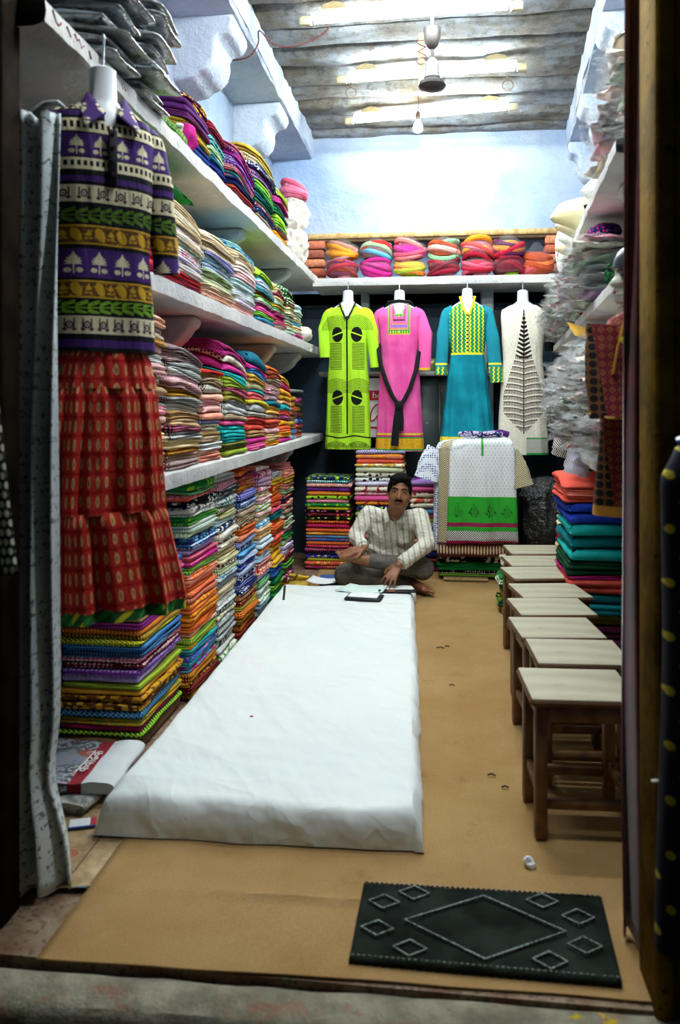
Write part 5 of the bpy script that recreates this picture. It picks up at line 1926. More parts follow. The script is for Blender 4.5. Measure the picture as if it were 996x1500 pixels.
TB = [(-.80, 'rust/stripes/purple maroon/lines/rust crimson', 'maroon', 'amber mustard/lines/violet amber', 'yellow'), (-.525, 'magenta magenta/lines/plum', 'magenta', 'teal/lines/red sky green/lines/ivory red', 'sky blue and green'),
      (-.248, 'gold red/lines/gold green/lines/yellow gold/lines/crimson', 'gold and green striped', 'magenta fuchsia/lines/gold crimson/lines/rose', 'pink with gold lines'), (.025, 'maroon crimson/lines/maroon', 'dark rose', 'rust emerald/lines/mint coral/lines/white', 'green and rust'),
      (.297, 'crimson crimson/lines/rose', 'crimson rose', 'crimson/lines/pink amber coral/lines/crimson', 'rose and orange'), (.545, 'maroon crimson/lines/maroon', 'dark maroon', 'crimson/lines/gold maroon/lines/navy crimson', 'crimson with thin gold bands')]
for i, (x, lo, ln, up, un) in enumerate(TB):
    st_ = ('salmon', 'pink', 'lime', 'pink', 'pink', 'lime')[i]
    s = MB().lathe([(.075, 0), (.078, .01), (.06, .022), (.055, .034), (.062, .04)], 18).build('turban_stand', plain('%s plastic stand' % st_, {'salmon': 'e8a0a0', 'pink': 'eeb0bc', 'lime': '8ed02a'}[st_], .4), loc=(x + .02, 6.68, 2.302))
    tag(s, '%s plastic ring stand under the %s turban' % (st_, ln), 'stand', 'turban stands')
    turban('wrapped_turban', (x, 6.68, 2.335), .128, .115, lo, '%s turban in clear wrap, lower of its pair' % ln, 4, i * 7 + 1)
    turban('wrapped_turban', (x + jit(.015), 6.68, 2.462), .125, .135, up, '%s turban in clear wrap, upper of its pair' % un, 4, i * 7 + 2)
t7 = turban('wrapped_turban', (.765, 6.70, 2.305), .115, .20, 'rust coral/lines/navy rust coral/lines/amber', 'coral striped turban in clear wrap alone at right end', 4, 61)


# ------------------------------------------------------------------ soft bundles and bags
def blob(name, R, h, m, seed, parent=None, loc=None, sx=1., sy=1., crump=.12, knot=0., n=30, rows=18, f=2.2):
    vs, fs = [], []
    for j in range(rows + 1):
        v = j / rows
        a = -PI / 2 + PI * v
        for k in range(n):
            w = 2 * PI * k / n
            r = R * (max(.03, math.cos(a)) ** .62)
            nn = nz(f * math.cos(w) + seed, f * math.sin(w), v * f * 1.6) + .5 * nz(f * 2.7 * math.cos(w) + seed, f * 2.7 * math.sin(w), v * f * 4)
            r *= 1 + crump * nn
            if knot and v > .82:
                r *= .45 + .55 * (1 - v) / .18 if v < .93 else .5
            z = h * (.5 + .5 * math.sin(a)) + (knot * (v - .82) / .18 if v > .82 else 0)
            vs.append((r * sx * math.cos(w), r * sy * math.sin(w), z))
    for j in range(rows):
        for k in range(n):
            q = (k + 1) % n
            fs.append((j * n + k, j * n + q, (j + 1) * n + q, (j + 1) * n + k))
    return MB().add(vs, fs).build(name, m, parent, loc)


M_WHITEBAG = mat('white woven sack', lambda g: mixc(g, smooth(g, noise_n(g, coords(g)[1], 8., 4), .35, .65), lin('b8aea2'), lin('cdc5ba')), .6, spec=.3, bump=lambda g: noise_n(g, coords(g)[1], 18., 4), bump_d=.01)
o = blob('cloth_sack', .155, .30, M_WHITEBAG, 3., loc=(-1.16, 6.18, 2.336), crump=.32, f=3.2, n=44, rows=30)
tag(o, 'lower white cloth sack at the far end of the top left shelf', 'sack')
o = blob('cloth_sack', .14, .26, M_WHITEBAG, 8., loc=(-1.15, 6.17, 2.60), crump=.32, f=3.4, n=44, rows=30)
tag(o, 'upper white cloth sack stacked at the far end of the top left shelf', 'sack')
t = turban('wrapped_turban', (-1.11, 6.15, 2.845), .10, .12, 'rose rose/lines/crimson', 'pink turban in clear wrap atop the white cloth sacks', 3, 91)
o = blob('polythene_bag', .09, .12, M_WHITEBAG, 12., loc=(-1.07, 6.22, 1.766), crump=.2, sy=1.3)
tag(o, 'small white polythene bundle at far end of middle left shelf', 'bag')

M_BLACKPOLY = mat('black polythene', lin('0d0e10'), .22, spec=.7, bump=lambda g: noise_n(g, coords(g)[1], 12., 5, .65), bump_d=.05)
o = blob('refuse_bag', .20, .74, M_BLACKPOLY, 21., loc=(.78, 6.28, .01), crump=.22, sx=1.0, sy=.9, f=3.)
tag(o, 'large shiny black polythene bag beside the white display kurta', 'bag')

# foil-like packets on the near end of the top left shelf
def foil_fn(tone):
    def fn(g):
        n = noise_n(g, coords(g)[1], 12., 4)
        return mixc(g, smooth(g, n, .4, .62), lin(tone), lin('848e92'))
    return fn


FO = [mat('saree packet %d' % i, foil_fn(h), .22, spec=.8, coat=.8, bump=lambda g: noise_n(g, coords(g)[1], 22., 4), bump_d=.012) for i, h in enumerate(('2a3238', '4a3a30', '5a5a50', '26303a'))]
fnames = ['dark slate', 'brown', 'grey', 'blue-black']
rng = random.Random(5)
k = 0
for col, (yc, n) in enumerate(((2.42, 6), (2.72, 9))):
    z = Z1 + .002
    for i in range(n):
        h = rng.uniform(.026, .042)
        vs, fs = folded_mesh(.37, .27 if col else .24, lambda x, y: 0., lambda x, y, h=h: h + .004 * math.sin(y * 30 + i) - .03 * max(0, x / .18) ** 2 * h / .04, 1, rng, r=.03, soft=2.0)
        me = bpy.data.meshes.new('saree_packet'); me.from_pydata(vs, [], fs); me.materials.append(FO[(i + col) % 4])
        me.polygons.foreach_set('use_smooth', [True] * len(fs))
        o = link_mesh('saree_packet', me, loc=(-1.17 + rng.uniform(0, .05) + .02 * (i % 3), yc + rng.uniform(-.02, .02), z), rot=(rng.uniform(-.02, .02), rng.uniform(.0, .06), rng.uniform(-.12, .12)))
        tag(o, 'shiny %s saree packet, %s from bottom, %s column above the purple kurta' % (fnames[(i + col) % 4], ordinal(i), 'far' if col else 'near'), 'packet', 'saree packets on the top left shelf')
        z += h * 1.02

# odds and ends on the top shelf edge
gm = MB().grid(14, 8, lambda u, v: (.17 * (v - .5), .30 * (u - .5), .05 * math.sin(v * PI) * math.sin(u * PI) + .012 * nz(u * 20, v * 15))).build('green_net', mat('green netting', lambda g: mixc(
    g, voro(g, coords(g)[1], 70., .5) < .4, lin('35611a'), lin('86b53a')), .9), loc=(-1.10, 3.06, Z1 + .01))
solidify(gm, .03)
tag(gm, 'crumpled green netting on the top left shelf', 'netting')
cb = empty('scrub_brush', (-1.04, 3.17, Z1 + .05), .4)
tag(cb, 'small white scrubbing brush leaning on the top left shelf', 'brush')
MB().box(-.018, .018, -.05, .05, 0, .016, .006).build('back', plain('white brush plastic', 'dfe0dc', .4), cb)
for k in range(4):
    MB().box(-.012, .012, -.04 + .022 * k, -.026 + .022 * k, -.026, .0, .003).build('bristles', plain('pale bristles', 'c9c2a2', .8), cb)
mg = blob('magenta_bundle', .06, .12, cloth_mat('magenta'), 31., loc=(-1.06, 3.285, Z1), crump=.3, f=2.8, sy=.6)
tag(mg, 'small crumpled magenta cloth beside the scrubbing brush', 'cloth')

# ------------------------------------------------------------------ right-hand shelves: packets, busts, bags
RM = Matrix.Translation(RLOC) @ Matrix.Rotation(RROT, 4, 'Z')


def rp(n, t, z):
    return RM @ Vector((n, t, z))


def crumple(W, D, H, seed, nu=9, nv=7, amp=.012, flare=0.):
    vs, fs = [], []
    for s in (0, 1):
        for j in range(nv + 1):
            for i in range(nu + 1):
                u, v = i / nu, j / nv
                e = (min(u, 1 - u) * 2) ** .45 * (min(v, 1 - v) * 2) ** .45
                x, y = (u - .5) * W, (v - .5) * D
                a = nz(u * 4 + seed, v * 4, s * 3.) * amp
                b = nz(u * 7 + seed, v * 7, 5.) * amp * 1.2
                z = (H / 2) * e * (1 if s else -1) + a * e + nz(u * 3 + seed, v * 3, 9.) * amp + flare * nz(u * 9, v * 9 + seed, 1.) * (1 - e)
                vs.append((x + b, y + nz(u * 6, v * 6 + seed, 2.) * amp, z))
    w = nu + 1
    q = w * (nv + 1)
    for j in range(nv):
        for i in range(nu):
            k = j * w + i
            fs.append((q + k, q + k + 1, q + k + w + 1, q + k + w))
            fs.append((k + w, k + w + 1, k + 1, k))
    rim = [i for i in range(w)] + [j * w + nu for j in range(1, nv + 1)] + [nv * w + i for i in range(nu - 1, -1, -1)] + [j * w for j in range(nv - 1, 0, -1)]
    for a, b in zip(rim, rim[1:] + rim[:1]):
        fs.append((a, b, q + b, q + a))
    return vs, fs


def mesh_of(name, vf, m):
    me = bpy.data.meshes.new(name)
    me.from_pydata(vf[0], [], vf[1])
    me.materials.append(m)
    me.polygons.foreach_set('use_smooth', [True] * len(vf[1]))
    me.update()
    return me


PC = ['ivory', 'beige', 'silver', 'blush', 'rose', 'mint', 'lavender', 'peach', 'grey', 'olive', 'gold', 'charcoal', 'crimson', 'sky', 'plum', 'tan', 'white', 'green', 'violet', 'teal']
PM = {}
for c in PC:
    b = COLR[c]
    b = tuple([x * .74 + .12 for x in b[:3]] + [1])
    PM[c] = mat('packed garment ' + c, (lambda b: lambda g: mixc(g, smooth(g, noise_n(g, coords(g)[1], 26., 3), .42, .6), b, tuple([min(1, x * .6 + .14) for x in b[:3]] + [1])))(b), .45, spec=.5, coat=.4)
SLV = [mesh_of('plastic_sleeve', crumple(.29, .25, .020, 40 + i, 10, 8, .018, .02), M_SLEEVE) for i in range(5)]
shape_cache = {}


def packet(n, t, z, rx, ry, rz, c, i, h, label, group):
    key = (c, i % 3)
    if key not in shape_cache:
        shape_cache[key] = mesh_of('garment_packet', crumple(.26, .22, .030, 10 * (i % 3) + PC.index(c), 9, 7, .013, .012), PM[c])
    p = rp(n, t, z)
    o = link_mesh('garment_packet', shape_cache[key], loc=p, rot=(rx, ry, rz + RROT))
    o.scale = (1, 1, h / .030)
    tag(o, label, 'packet', group)
    s = link_mesh('plastic_sleeve', SLV[i % 5], o, loc=(-.03, 0, .003))
    return o


rng = random.Random(19)
pi_ = 0
for shelf, z0, top, t0, t1, dt, where in ((3, 1.078, 1.62, .16, 3.5, .27, 'lowest right shelf'), (2, 1.738, 2.08, .85, 3.6, .28, 'middle right shelf'), (1, 2.203, 2.62, .15, 1.35, .28, 'topmost right shelf')):
    t = t0
    colm = -1
    while t < t1:
        colm += 1
        lay = -1
        z = z0 + .018
        hmax = top - rng.uniform(0, .10)
        if shelf == 1:
            hmax = z0 + .07 + .36 * (1 - (t - t0) / (t1 - t0)) - rng.uniform(0, .04)
        over = 0.
        while z < hmax:
            lay += 1
            c = rng.choice(PC[:9] if rng.random() < .66 else PC)
            h = rng.uniform(.030, .050)
            f = (z - z0) / (top - z0)
            lean = rng.uniform(-.22, .22)
            n = (.19 if shelf == 1 else .12) - (.05 * math.sin(f * PI)) + rng.uniform(-.035, .03)
            packet(n, t + rng.uniform(-.02, .02), z, rng.uniform(-.12, .12), rng.uniform(.0, .10) - (.30 if rng.random() < .1 else 0), lean, c, pi_, h,
                   'crumpled clear packet of %s clothing, %s layer up, %s column from doorway, %s' % (c, ordinal(lay), ordinal(colm), where), 'clear clothing packets on the %s' % where)
            pi_ += 1
            z += h * .92
        t += dt * rng.uniform(.9, 1.05)

# brighter pieces lying loose among the packets
def rcloth(tok, n, t, z, R, h, seed, label, sx=.8, sy=1.3, cat='cloth'):
    o = blob('loose_cloth', R, h, cloth_mat(tok), seed, loc=rp(n, t, z), sx=sx, sy=sy, crump=.22, f=2.4)
    o.rotation_euler = (0, 0, RROT + .2)
    return tag(o, label, cat)


for tok, tt, z, R, h, lab in (('navy/dots/magenta', .78, 2.02, .085, .085, 'navy bundle with magenta dots, highest of the loose bundles on the middle right shelf'), ('mustard/checks/red', .74, 1.945, .088, .085, 'yellow and red checked bundle under the navy one'),
                              ('gold/vines/brown', .72, 1.885, .085, .07, 'golden patterned bundle under the checked one'), ('peach', .70, 1.83, .09, .065, 'plain peach bundle under the golden one'), ('violet', .92, 1.775, .07, .065, 'violet bundle near the middle right shelf edge'),
                              ('red', 1.35, 1.745, .09, .10, 'bright red cloth hanging over the middle right shelf edge'), ('fuchsia', 1.42, 1.735, .07, .06, 'fuchsia cloth below the red one on the middle right shelf')):
    rcloth(tok, .075, tt + .25, z, R, h, R * 90 + tt * 7, lab)
gr = MB()
for k in range(60):
    bm_ = rng.random()
    p = (.045 + .05 * rng.random(), .60 + .14 * rng.random(), 1.742 + .12 * rng.random() * (1 - .3 * rng.random()))
    gr.lathe([(.003, -.008), (.009, -.004), (.010, .002), (.004, .008)], 7, c=p)
o = gr.build('bead_cluster', plain('deep green tassel', '0f5c30', .7), loc=RLOC, rot=(0, 0, RROT))
o['kind'] = 'stuff'
tag(o, 'deep green beaded tassels lying on the middle right shelf edge', 'tassels')
for c, t, z, rx, rz, lab in (('gold', 1.05, 1.62, .5, .3, 'bright golden packet leaning out above the lowest right shelf heap'), ('plum', 2.3, 1.02, 1.2, .1, 'purple streaked packet dangling below the lowest right shelf'), ('lavender', 1.35, 1.0, 1.3, .2, 'lavender striped packet dangling below the lowest right shelf')):
    o = link_mesh('garment_packet', mesh_of('garment_packet', crumple(.13, .16 if c == 'gold' else .12, .03, t * 9, 9, 7, .007 if c == 'gold' else .018, .004), poly(c) if c == 'gold' else cloth_mat(c + '/stripes/white')), loc=rp(-.01, t, z), rot=(rx, .3, rz + RROT))
    tag(o, lab, 'packet')

# upturned display busts and a printed bag on the topmost right shelf
def bust_up(n, t, z, s, tone, label, tilt=0., rz=0.):
    e = empty('display_bust', rp(n, t, z), RROT + rz)
    e.rotation_euler.y = tilt
    tag(e, label, 'bust', 'upturned display busts on the topmost right shelf')
    m = plain('bust plastic ' + tone, tone, .35, .05, spec=.5)
    rings = [(0, .05, .048), (.05, .05, .046), (.09, .06, .05), (.12, .11, .075), (.15, .165, .09), (.17, .175, .092), (.20, .155, .088), (.235, .12, .078), (.236, .11, .07), (.20, .10, .06)]
    k = 24
    vs, fs = [], []
    for z_, a, b in rings:
        for i in range(k):
            w = 2 * PI * i / k
            vs.append((a * s * math.cos(w), b * s * math.sin(w), z_ * s))
    for i in range(len(rings) - 1):
        for j in range(k):
            q = (j + 1) % k
            fs.append((i * k + j, i * k + q, i * k + k + q, i * k + k + j))
    fs.append(tuple(range(k - 1, -1, -1)))
    fs.append(tuple((len(rings) - 1) * k + j for j in range(k)))
    MB().add(vs, fs).build('shell', m, e)
    MB().lathe([(.052 * s, -.003), (.054 * s, .004), (.052 * s, .012)], 20).build('neck_rim', m, e)
    return e


bust_up(.20, 1.62, 2.205, 1.1, 'e2e4de', 'white display bust nearest the packets on top right shelf', .10)
bust_up(.10, 2.0, 2.205, 1.05, 'd8cf9a', 'pale yellow display bust on the topmost right shelf', -.15)
bust_up(.11, 2.32, 2.205, 1.0, 'd9cda8', 'cream display bust with pointed shoulder on top right shelf', .0)
bust_up(.10, 2.62, 2.205, .85, 'e3e1d6', 'small white display bust toward the back of top right shelf', .12)
bust_up(.12, 2.92, 2.205, .85, 'cdbf96', 'tan display bust beside the printed white bag', .0)
M_PRBAG = mat('white bag with black print', lambda g: mixc(g, (noise_n(g, coords(g)[1], 9., 2) > .60) * (voro(g, coords(g)[1], 28., 1.) < .42), lin('e0ded6'), lin('2a2c2c')), .45, spec=.4, bump=lambda g: noise_n(g, coords(g)[1], 14., 4), bump_d=.02)
o = blob('printed_bag', .125, .40, M_PRBAG, 51., loc=rp(.12, 3.32, 2.203), crump=.16, knot=.03)
tag(o, 'white bag with black print at the far end of top right shelf', 'bag')
o = blob('wrapped_bundle', .10, .16, poly('maroon'), 55., loc=rp(.14, .32, 2.52), crump=.25)
tag(o, 'maroon bundle in clear wrap on top of the right shelf packets', 'bundle')
# small things showing between the kurtas at the back
for i, (x, tok) in enumerate(((-.5, 'emerald/spots/sky'), (-.08, 'olive/spots/gold'), (-.03, 'green/spots/mint'), (.44, 'navy/spots/white'))):
    o = blob('wrapped_bundle', .07, .11, poly(tok), 60. + i, loc=(x, 6.82, 1.556), crump=.2)
    tag(o, '%s wrapped bundle on the narrow shelf behind the kurtas' % tok.split('/')[0], 'bundle', 'bundles behind the kurtas')

# ------------------------------------------------------------------ pile of garments with the white display kurta in front
def block_fn(g):
    (x, y, z), v = coords(g)
    k = (z / .022).fl()
    a = ((x / .026 + k * .5).fr() - .5)
    b = ((z / .022).fr() - .5)
    leaf_ = (a * a * 9. + b * b * 1.6) < .2
    col = mixc(g, leaf_ * .55, lin('e3e6e6'), lin('8fa6b0'))
    col = mixc(g, between(z, -.62, -.42), col, lin('2aa22a'))
    c2 = ((x / .115).fr() - .5) * .115
    zz_ = z + .515
    tr = (c2.abs() < (.052 - zz_) * .55) * between(zz_, -.03, .055)
    tb_ = (c2 * c2 + (zz_ + .025) * (zz_ + .025)) < .0009
    edge = (voro(g, v, 70., .6, 'DISTANCE_TO_EDGE') < .07)
    col = mixc(g, tr.mx(tb_) * edge, col, lin('0f2a12'))
    col = mixc(g, between(z, -.635, -.605), col, lin('8e1d4a'))
    col = mixc(g, between(z, -.665, -.635), col, lin('2aa22a'))
    chk = ((x / .016).fr() < .5).o('COMPARE', ((z / .016).fr() < .5), .1)
    col = mixc(g, z < -.665, col, mixc(g, chk, lin('101014'), lin('e6e6e2')))
    col = mixc(g, z < -.735, col, lin('a8205a'))
    return mixc(g, (x.abs() < .008) * between(z, -.13, .0), col, lin('3aa83a'))


def herring_fn(g):
    (x, y, z), v = coords(g)
    k = ((z / .016) + ((x / .045).fr() - .5).abs() * 4).fr()
    col = mixc(g, k < .48, lin('ded3ac'), lin('14120e'))
    bd = z < -.74
    a = ((x / .022).fr() - .5)
    b = (z + .79) / .05
    tul = ((a * a * 5 + b * b) < .42)
    return mixc(g, bd, col, mixc(g, tul, lin('5a2a28'), lin('d8c39a')))


def hang(name, w, top_z, hem, yf, m, label, flare=1.05, dx=0., cat='kurta', tilt=0., th=.012):
    """a garment laid over the pile: back edge on top, bending over the front and hanging to its hem"""
    t = empty(name, (.275 + dx, yf, top_z))
    tag(t, label, cat, 'garments in the display pile')
    path = [(.26, -.01), (.18, .0), (.10, .0)] + [(.10 - .08 * math.sin(a * PI / 12), -.06 + .06 * math.cos(a * PI / 12)) for a in range(1, 7)]
    z = -.06
    while z > -hem:
        path.append((.02 - .0 * z, z))
        z -= .03
    path.append((.02, -hem))
    nv = len(path) - 1
    nu = 30

    def fn(u, v):
        i = min(int(v * nv + 1e-6), nv)
        y, z = path[i]
        k = (i / nv)
        sh = 1.0 if z < -.05 else .80 + .20 * min(1, i / 8)
        hw = w * sh * (1 + (flare - 1) * max(0, -z) / hem)
        x = (2 * u - 1) * hw
        fold = .012 * math.sin(u * 14 + dx * 30) * k + .008 * nz(u * 5, k * 6, dx * 9)
        return (x, y - .015 * math.sin(u * PI) - fold, z + tilt * x - .02 * abs(2 * u - 1) ** 3 * (1 if i < 9 else .3))
    o = MB().grid(nu, nv, fn).build('body', m, t)
    solidify(o, th)
    return t


M_BLOCK_K = mat('white leaf print with green border', block_fn, .85, bump=cloth_bump, bump_d=.02)
M_HERR = mat('black herringbone print', herring_fn, .85, bump=cloth_bump, bump_d=.015)
YD = 5.98
# the pile that carries them
pt = T('white/lines/green green/lines/emerald lime/dots/green black/spots/white emerald/lines/green gold/lines/amber green/lines/lime')
stack(T('forest/lines/lime black/dots/white green/lines/emerald green black/spots/white gold/dots/blue maroon/lines/rose'), (-.03, .56), 6.02, 6.36, .03, .20, 'bottom of the display pile', face='y', lobes=(1, 2), seed=71, wave=.008, jx=.02)
stack(T('green/lines/lime sky/dots/white lavender/dots/navy ivory/zigzag/black teal/lines/sky mint/lines/green white/dots/blue rose/lines/magenta navy/dots/white aqua/lines/teal ivory/lines/green violet/lines/lilac sky/lines/white cream/lines/tan'),
      (.02, .52), 6.08, 6.40, .235, .76, 'upper display pile', face='y', lobes=(1, 2), seed=72, wave=.006, jx=.01)
bd = MB().box(.02, .34, 5.98, 6.30, .012, .03, .004).build('wooden_board', plain('pale board', 'a08658', .7), )
tag(bd, 'pale wooden board under the display pile of garments', 'board')
h1 = hang('draped_kurta', .27, 1.03, .80, YD - .005, mat('blue dotted cotton', lambda g: mixc(g, pat(g, 'dots', .016, *coords(g)), lin('dfe4ea'), lin('2f4f94')), .85), 'white kurta with small blue dots, hindmost in the display pile', dx=-.045)
sleeve('sleeve', [(-.25, .02, -.07), (-.30, .0, -.16), (-.335, -.02, -.28)], [.08, .085, .085], h1, MATS['blue dotted cotton'], flat=.3)
h2 = hang('draped_kurta', .265, 1.035, .84, YD - .035, M_HERR, 'black and cream herringbone kurta behind the white display kurta', dx=-.02, tilt=.02)
sleeve('sleeve', [(.24, .03, -.09), (.29, .0, -.2), (.325, -.02, -.33)], [.06, .07, .075], h2, M_HERR, flat=.35)
h3 = hang('draped_kurta', .225, 1.05, .75, YD - .07, M_BLOCK_K, 'white leaf-printed display kurta with broad green border', dx=.02, flare=1.12, tilt=.04)
MB().tube([(-.16, .08, .02), (-.08, .05, .03), (0, .04, .022), (.08, .05, .03), (.14, .08, .02)], .02, 8).build('blue_neck_roll', cloth_mat('lavender/vines/navy'), h3)
MB().tube([(.06, .09, .03), (.14, .10, .035), (.19, .11, .02)], .022, 8).build('purple_neck_roll', cloth_mat('purple'), h3)
h4 = MB().grid(14, 8, lambda u, v: (-.07 + .14 * u, .02 * math.sin(u * 5), -.09 * v * (.5 + .5 * u) + .05 * (1 - u))).build('white_cloth', mat('white cloth green edge', lambda g: mixc(g, coords(g)[0][2] < -.055, lin('e6e8e4'), lin('2f9a44')), .85), loc=(-.09, 6.20, .79))
solidify(h4, .01)
tag(h4, 'white cloth with green edge poking out left of the display pile', 'cloth')

# ------------------------------------------------------------------ the seated man
def sph(bm, c, r, sub=2):
    M = Matrix.Translation(c)
    if isinstance(r, (tuple, list)):
        M = M @ Matrix.Diagonal((*r, 1))
        rr = 1.0
    else:
        rr = r
    bmesh.ops.create_icosphere(bm, subdivisions=sub, radius=rr, matrix=M)


def fuse(name, prims, voxel, m, parent, smooth_it=4, loc=(0, 0, 0)):
    """one continuous surface grown round tapered limbs (c) and ellipsoids (e)"""
    big = bmesh.new()
    for p in prims:
        bm = bmesh.new()
        if p[0] == 'c':
            _, a, ra, b, rb = p
            sph(bm, Vector(a), ra)
            sph(bm, Vector(b), rb)
            r = bmesh.ops.convex_hull(bm, input=bm.verts)
            dead = [g for g in r['geom_interior'] if isinstance(g, bmesh.types.BMVert)]
            bmesh.ops.delete(bm, geom=dead, context='VERTS')
        else:
            c, r = Vector(p[1]), p[2]
            sph(bm, (0, 0, 0), r, 3)
            R_ = p[3] if len(p) > 3 else Matrix.Identity(3)
            for v in bm.verts:
                v.co = R_ @ v.co + c
        bmesh.ops.recalc_face_normals(bm, faces=bm.faces)
        t = bpy.data.meshes.new('t')
        bm.to_mesh(t)
        bm.free()
        big.from_mesh(t)
        bpy.data.meshes.remove(t)
    me = bpy.data.meshes.new(name)
    big.to_mesh(me)
    big.free()
    o = bpy.data.objects.new('tmp', me)
    COL.objects.link(o)
    r = o.modifiers.new('r', 'REMESH')
    r.mode = 'VOXEL'
    r.voxel_size = voxel
    s = o.modifiers.new('s', 'SMOOTH')
    s.iterations = smooth_it
    s.factor = .5
    dg = bpy.context.evaluated_depsgraph_get()
    dg.update()
    new = bpy.data.meshes.new_from_object(o.evaluated_get(dg))
    bpy.data.objects.remove(o)
    bpy.data.meshes.remove(me)
    new.name = name
    new.materials.clear()
    new.materials.append(m)
    new.polygons.foreach_set('use_smooth', [True] * len(new.polygons))
    return link_mesh(name, new, parent, loc)


M_SKIN = mat('brown skin', lambda g: mixc(g, smooth(g, noise_n(g, coords(g)[1], 18., 3), .35, .65), lin('7d5138'), lin('946344')), .5, spec=.35)


def stripe_fn(g):
    (x, y, z), v = coords(g)
    u = x + y * .15 + z * .12
    c = mixc(g, ((u / .042).fr() - .5).abs() < .14, lin('d6d3c5'), lin('aeaa9a'))
    return mixc(g, ((u / .042).fr() - .02).abs() < .03, c, lin('c9c2a6'))


M_SHIRT = mat('striped cotton shirt', stripe_fn, .85, spec=.15, bump=lambda g: noise_n(g, coords(g)[1], 16., 4, .55), bump_d=.03)
M_TROU = mat('grey trouser cloth', lambda g: mixc(g, smooth(g, noise_n(g, coords(g)[1], 12., 3), .35, .65), lin('55524b'), lin('6b675d')), .85, bump=lambda g: noise_n(g, coords(g)[1], 10., 4, .55), bump_d=.04)
M_HAIR = mat('black hair', lambda g: mixc(g, noise_n(g, coords(g)[1], 90., 2), lin('070606'), lin('141110')), .8, spec=.08)

pel = at(572, 838, 5.90); pel.z = .13
head = at(585, 722, 5.50)
neckb = at(578, 753, 5.60)
chest = at(574, 776, 5.70)
belly = at(571, 808, 5.74)
shL, shR = at(541, 754, 5.68), at(614, 758, 5.62)          # image left / right
elL, wrL = at(520, 786, 5.62), at(533, 803, 5.47)
elR, wrR = at(626, 797, 5.50), at(583, 829, 5.33)
hipL, hipR = at(548, 836, 5.90), at(598, 836, 5.90)
hipL.z = hipR.z = .14
knL, knR = at(506, 842, 5.60), at(619, 833, 5.58)
anL = at(537, 820, 5.47)                                   # crossed ankle, foot pointing image-left
ftL = at(495, 812, 5.44)
anR = at(606, 858, 5.62); anR.z = .06
ftR = at(624, 862, 5.50); ftR.z = .055
MAN = empty('person', (pel.x, pel.y, .01))
tag(MAN, 'man in striped shirt and grey trousers sitting cross-legged behind the mattress', 'person')
O = Vector((pel.x, pel.y, .01))
L_ = lambda p: Vector(p) - O
C_ = lambda a, ra, b, rb: ('c', L_(a), ra, L_(b), rb)

# hands: palm and five jointed fingers each
def hand(wr, dirv, up, side, curls, spread, r=.0085, ln=1.0, thumb_in=.5):
    d, u = dirv.normalized(), up.normalized()
    s = d.cross(u).normalized() * side
    pr = []
    pc = wr + d * .045 * ln
    for k in (-1.35, -.45, .45, 1.35):
        pr.append(C_(wr + s * k * .010, .015, wr + d * .085 * ln + s * k * .0205, .0115))
    for i, (k, l) in enumerate(((-1.5, .062), (-.5, .075), (.5, .080), (1.5, .072))):
        base = wr + d * .085 * ln + s * (k * .0195)
        dd = (d + s * (k * spread)).normalized()
        a1, a2, a3 = curls[i]
        p = base
        ang = 0
        for j, (fl_, a) in enumerate(((.46, a1), (.31, a2), (.23, a3))):
            ang += a
            q = p + (dd * math.cos(ang) - u * math.sin(ang)) * l * fl_ * 1.05
            pr.append(C_(p, r * (1.12 - .12 * j), q, r * (1.0 - .12 * j)))
            p = q
    tb0 = wr + d * .025 + s * .030
    t1 = tb0 + (d * .6 + s * .55 - u * .25) * .042
    t2 = t1 + (d * .9 + s * (.35 - thumb_in * .5) - u * .3) * .032
    pr += [C_(wr + d * .01 + s * .012, .014, tb0, .013), C_(tb0, .0125, t1, .0105), C_(t1, .0105, t2, .008)]
    return pr


skin = [C_(pel, .085, chest, .085), C_(chest, .08, neckb, .055), C_(neckb, .060, head - Vector((0, 0, .06)), .058),
        C_(shL, .05, elL, .04), C_(elL, .038, wrL, .026), C_(shR, .05, elR, .04), C_(elR, .038, wrR, .026),
        C_(chest, .07, shL, .05), C_(chest, .07, shR, .05),
        C_(hipL, .075, knL, .055), C_(hipR, .075, knR, .055), C_(knL, .05, anR, .035), C_(knR, .05, anL, .036)]
# head: skull, face, jaw, nose, ears. The face looks towards the camera with a slight tilt.
FW = (EYE + Vector((0, 0, -.25)) - head).normalized()
SD = FW.cross(Vector((0, 0, 1))).normalized() * -1          # image-right
UP = SD.cross(FW).normalized()
if UP.z < 0:
    UP = -UP
tilt = .10
SD, UP = (SD * math.cos(tilt) - UP * math.sin(tilt)), (UP * math.cos(tilt) + SD * math.sin(tilt))
RH = Matrix((SD, FW, UP)).transposed()
hp = lambda a, b, c: head + SD * a + FW * b + UP * c
E_ = lambda c, r: ('e', L_(c), r, RH)
skin += [E_(hp(0, -.02, .03), (.074, .092, .085)), E_(hp(0, .018, -.02), (.071, .07, .085)), E_(hp(0, .026, -.065), (.060, .056, .046)), E_(hp(0, .05, -.088), (.032, .03, .024)),
         E_(hp(-.036, .052, -.03), (.028, .03, .030)), E_(hp(.036, .052, -.03), (.028, .03, .030)), E_(hp(-.046, .03, -.058), (.022, .032, .03)), E_(hp(.046, .03, -.058), (.022, .032, .03)), E_(hp(0, .066, .030), (.056, .018, .016)),
         C_(hp(0, .082, .012), .009, hp(0, .100, -.026), .014), E_(hp(-.014, .088, -.03), (.011, .012, .010)), E_(hp(.014, .088, -.03), (.011, .012, .010)),
         E_(hp(-.076, -.012, -.005), (.011, .022, .034)), E_(hp(.076, -.012, -.005), (.011, .022, .034)), E_(hp(0, .079, -.061), (.026, .012, .011))]
